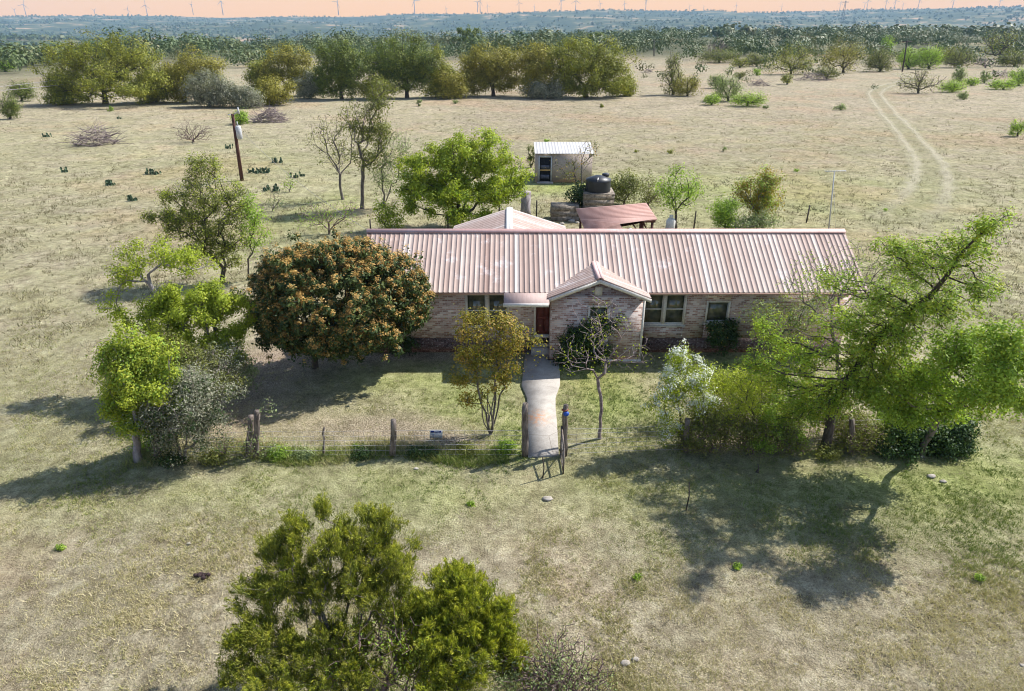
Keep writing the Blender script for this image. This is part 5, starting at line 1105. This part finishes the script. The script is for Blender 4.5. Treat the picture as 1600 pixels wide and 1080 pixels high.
# ---- woodland beyond: uncountable masses
def puffs(name, pts, hts, per, lw, mat, seed, gold=.2):
    g = np.random.default_rng(seed); n = len(pts); k = np.repeat(np.arange(n), per)
    v = g.normal(size=(n*per, 3)); v /= np.linalg.norm(v, axis=1)[:, None]; v *= (g.random(n*per)**.35)[:, None]
    hts = hts*(.55+.9*fbm(pts[:, 0], pts[:, 1], 35, 2, 72)); h = hts[k]; rx = h*g.uniform(.5, .8, n)[k]
    ctr = np.stack([pts[k, 0]+v[:, 0]*rx, pts[k, 1]+v[:, 1]*rx, pts[k, 2]+h*.52+v[:, 2]*h*.46], 1)
    big = fbm(pts[:, 0], pts[:, 1], 45, 2, 71); tb = (g.random(n)*.7+(big-.35)*1.3)[k]
    V, Q, t = leaves(ctr, tb, lw*h/5.5, lw*.7*h/5.5, g, out=v*1.6)
    t = np.clip(tb*.8+g.random(len(t))*.2, 0, 1)
    mesh_from(name, V, Q, t, mat, kind='stuff')
def scatter(n, dlo, dhi, seed, dens):
    g = np.random.default_rng(seed); y = dlo*(dhi/dlo)**g.random(n)
    if dhi/dlo < 3: y = g.uniform(dlo, dhi, n)
    x = g.uniform(-.86, .86, n)*(y+20); k = g.random(n) < dens(x, y); x, y = x[k], y[k]
    return np.stack([x, y, terrain(x, y)], 1)
def dens_mid(x, y):
    az = x/y; b = np.interp(az, [-.8, -.5, -.2, .05, .2, .35, .55, .8], [150, 165, 200, 215, 250, 245, 250, 235])
    d = sstep(b-5, b+25, y+(fbm(x, y, 40, 2, 5)-.5)*50); f = fbm(x, y, 38, 3, 12)
    return d*sstep(.46, .54, f+.09*sstep(300, 430, y))
p_ = scatter(5200, 140, 520, 5, dens_mid); g = np.random.default_rng(8)
puffs('woodland', p_, g.uniform(2.2, 9, len(p_))*(.5+.5*g.random(len(p_))), 130, .68, 'wood_far', 6)
p_ = scatter(6500, 500, 1100, 15, lambda x, y: sstep(.36, .5, fbm(x, y, 60, 3, 12))*(np.hypot(x, y) < edge_of(x/y)+350))
puffs('distant_woodland', p_, g.uniform(4.5, 8, len(p_)), 26, 1.9, 'wood_far', 7)
p_ = scatter(16000, 1000, 5200, 25, lambda x, y: sstep(.40, .5, fbm(x, y, 170, 4, 44)))
puffs('hill_woodland', p_, g.uniform(6, 11, len(p_)), 10, 4.2, 'wood_far', 9)
p_ = scatter(2300, 112, 300, 35, lambda x, y: (x/y > .17)*(.12+.88*sstep(.48, .6, fbm(x, y, 30, 2, 3)))*sstep(110, 240, y))
puffs('pasture_scrub', p_, g.uniform(.5, 2.4, len(p_))*(1+1.1*sstep(150, 250, p_[:, 1])), 50, 1., 'wood_far', 10)

# ---- wind turbines along the ridge
TB = [(22, 15, .55), (36, 7, .9), (147, 16, .6), (199, 14, .62), (227, 8, .85), (299, 7, .75), (345, 2, 1.0), (527, 3, .95), (647, 1, 1.0), (697, 13, .45), (746, 4, .7), (750, 2, .8), (762, 9, .5), (811, 4, .7), (835, 10, .4), (877, 1, .85), (900, 1, .85), (938, 5, .6), (976, 5, .6), (1010, 1, .75), (1078, 9, .4), (1100, 10, .35), (1151, 8, .45), (1222, 9, .4), (1314, 4, .55), (1352, 5, .5), (1357, 1, .65), (1386, 1, .65), (1400, 1, .7), (1412, 6, .45), (1438, -3, .8), (1492, -3, .8), (1564, 0, .55)]
ordn = ['first', 'second', 'third', 'fourth', 'fifth', 'sixth', 'seventh', 'eighth', 'ninth', 'tenth', 'eleventh', 'twelfth', 'thirteenth', 'fourteenth', 'fifteenth', 'sixteenth', 'seventeenth']
proto = {}
def turbine_parts(root, phase):
    mb = MB(); mb.tube([[0, 0, 0], [0, 0, 86]], [3.3, 2.2], 8); tw = mb.build('tower', 'turbine', None)
    mb = MB(); mb.box(-2.2, 2.2, -5, 6, 85.5, 90.5); mb.ball((0, -6, 88), (2, 2.4, 2)); na = mb.build('nacelle', 'turbine', None)
    mb = MB(); mb._add([[-1.7, -6.4, 1.5], [1.7, -6.4, 2], [2.2, -6.3, 14], [.7, -6.4, 45], [-.7, -6.4, 45], [-1.3, -6.4, 14], [-1.7, -5.6, 1.5], [1.7, -5.6, 2], [2.2, -5.7, 14], [.7, -6.1, 45], [-.7, -6.1, 45], [-1.3, -5.7, 14]],
        [[0, 1, 2, 5], [5, 2, 3, 4], [7, 6, 11, 8], [8, 11, 10, 9], [1, 7, 8, 2], [2, 8, 9, 3], [6, 0, 5, 11], [11, 5, 4, 10], [3, 9, 10, 4], [0, 6, 7, 1]]); bl = mb.build('blade', 'turbine', None)
    return tw, na, bl
src = None
for i, (px, hy, s) in enumerate(TB):
    D = 5400 if s > .6 else 6300; az = px-800
    x = az/F*(D*CP)*1.02; zt = float(P(px, hy, D)[2]); x = float(P(px, hy, D)[0]); zg = float(terrain(x, D)); sc_ = max(.35, min(1.05, s))
    hub = 88*sc_*(D/5400); base = min(zt-hub, zg)
    nth = (ordn[i]+' wind turbine counted from the left along the ridge') if i < 17 else (ordn[len(TB)-1-i]+' wind turbine counted from the right along the ridge')
    root = empty('wind_turbine', (x, D, zt-hub), nth, 'wind turbine', 'wind turbines along the far ridge')
    if src is None: src = turbine_parts(root, 0); parts_ = src
    else: parts_ = [o.copy() for o in src]; [C.objects.link(o) for o in parts_]
    tw, na, bl = parts_
    for o in (tw, na, bl): o.parent = root
    root.scale = (sc_*(D/5400),)*3; root.rotation_euler = (0, 0, random.uniform(-.8, .8)); bl.location = (0, 0, 88); ph = random.uniform(0, 2.1); bl.rotation_euler = (0, ph, 0)
    for k in (1, 2):
        b2 = bl.copy(); C.objects.link(b2); b2.parent = root; b2.rotation_euler = (0, ph+k*2.094, 0)
# transmission tower
q = P(1322, 1, 3000); zg = float(terrain(q[0], 3000)); pyl = MB(); hh = q[2]-zg
for s1 in (-1, 1): pyl.tube([[q[0]+s1*5, 3000, zg], [q[0]+s1*1.2, 3000, q[2]]], 1., 4)
pyl.tube([[q[0]-13, 3000, q[2]-5], [q[0]+13, 3000, q[2]-5]], 1., 4)
pyl.build('transmission_pylon', 'bark_dark', origin=(q[0], 3000, zg), cat='pylon', label='dark power pylon with crossbar standing on the right part of the ridge')
# ================================================================ LIGHT, SKY, AIR, CAMERA
sun = bpy.data.lights.new('Sun', 'SUN'); sun.energy = 4.6; sun.angle = R(.53); sun.color = (1, .965, .91)
so = bpy.data.objects.new('Sun', sun); C.objects.link(so)
from mathutils import Vector
sd = Vector((SUN_AZ[0]*math.cos(SUN_EL), SUN_AZ[1]*math.cos(SUN_EL), math.sin(SUN_EL))).normalized()
so.rotation_euler = (-sd).to_track_quat('-Z', 'Y').to_euler()
w = bpy.data.worlds.new('World'); bpy.context.scene.world = w; w.use_nodes = True; nt = w.node_tree; nt.nodes.clear()
out = nt.nodes.new('ShaderNodeOutputWorld'); sk = nt.nodes.new('ShaderNodeTexSky'); sk.sky_type = 'NISHITA'; sk.sun_disc = False
sk.sun_elevation = SUN_EL; sk.sun_rotation = math.atan2(sd.x, sd.y); sk.altitude = 400
b1 = nt.nodes.new('ShaderNodeBackground'); b1.inputs[1].default_value = SKY_S; nt.links.new(sk.outputs[0], b1.inputs[0])
b2 = nt.nodes.new('ShaderNodeBackground'); b2.inputs[1].default_value = PEACH_S
tc = nt.nodes.new('ShaderNodeTexCoord'); sx = nt.nodes.new('ShaderNodeSeparateXYZ'); nt.links.new(tc.outputs['Generated'], sx.inputs[0])
cc = ramp(nt, maprange(nt, sx.outputs[2], 0, .05), [(0, (.86, .39, .03)), (1, (.9, .46, .09))]); nt.links.new(cc, b2.inputs[0])
mx = nt.nodes.new('ShaderNodeMixShader'); nt.links.new(maprange(nt, sx.outputs[2], .12, .03), mx.inputs[0]); nt.links.new(b1.outputs[0], mx.inputs[1]); nt.links.new(b2.outputs[0], mx.inputs[2]); nt.links.new(mx.outputs[0], out.inputs[0])
if HAZE:
    m, nt, out = newmat('haze_air'); vol = N(nt, 'ShaderNodeVolumePrincipled'); vol.inputs['Density'].default_value = HAZE; vol.inputs['Color'].default_value = (.46, .70, .95, 1); vol.inputs['Anisotropy'].default_value = 0.0
    nt.links.new(vol.outputs[0], out.inputs['Volume'])
    mb = MB(); mb.box(-6800, 6800, -160, 6600, -140, 205); hz = mb.build('haze', m, kind='stuff')
cam = bpy.data.cameras.new('Camera'); cam.lens = 24.0; cam.sensor_width = 36; cam.clip_end = 30000; cam.clip_start = .1
co = bpy.data.objects.new('Camera', cam); C.objects.link(co); co.location = (0, 0, H); co.rotation_euler = (math.pi/2-PITCH, 0, 0)
sc = bpy.context.scene; sc.camera = co
sc.view_settings.view_transform = 'Standard'; sc.view_settings.look = 'None'; sc.view_settings.exposure = EXPO; sc.view_settings.gamma = 1
sc.cycles.max_bounces = 6; sc.cycles.diffuse_bounces = 3; sc.cycles.glossy_bounces = 2; sc.cycles.transmission_bounces = 3; sc.cycles.transparent_max_bounces = 8; sc.cycles.volume_bounces = 0
sc.cycles.use_denoising = True; sc.cycles.pixel_filter_type = 'BLACKMAN_HARRIS'; sc.cycles.filter_width = 1.05
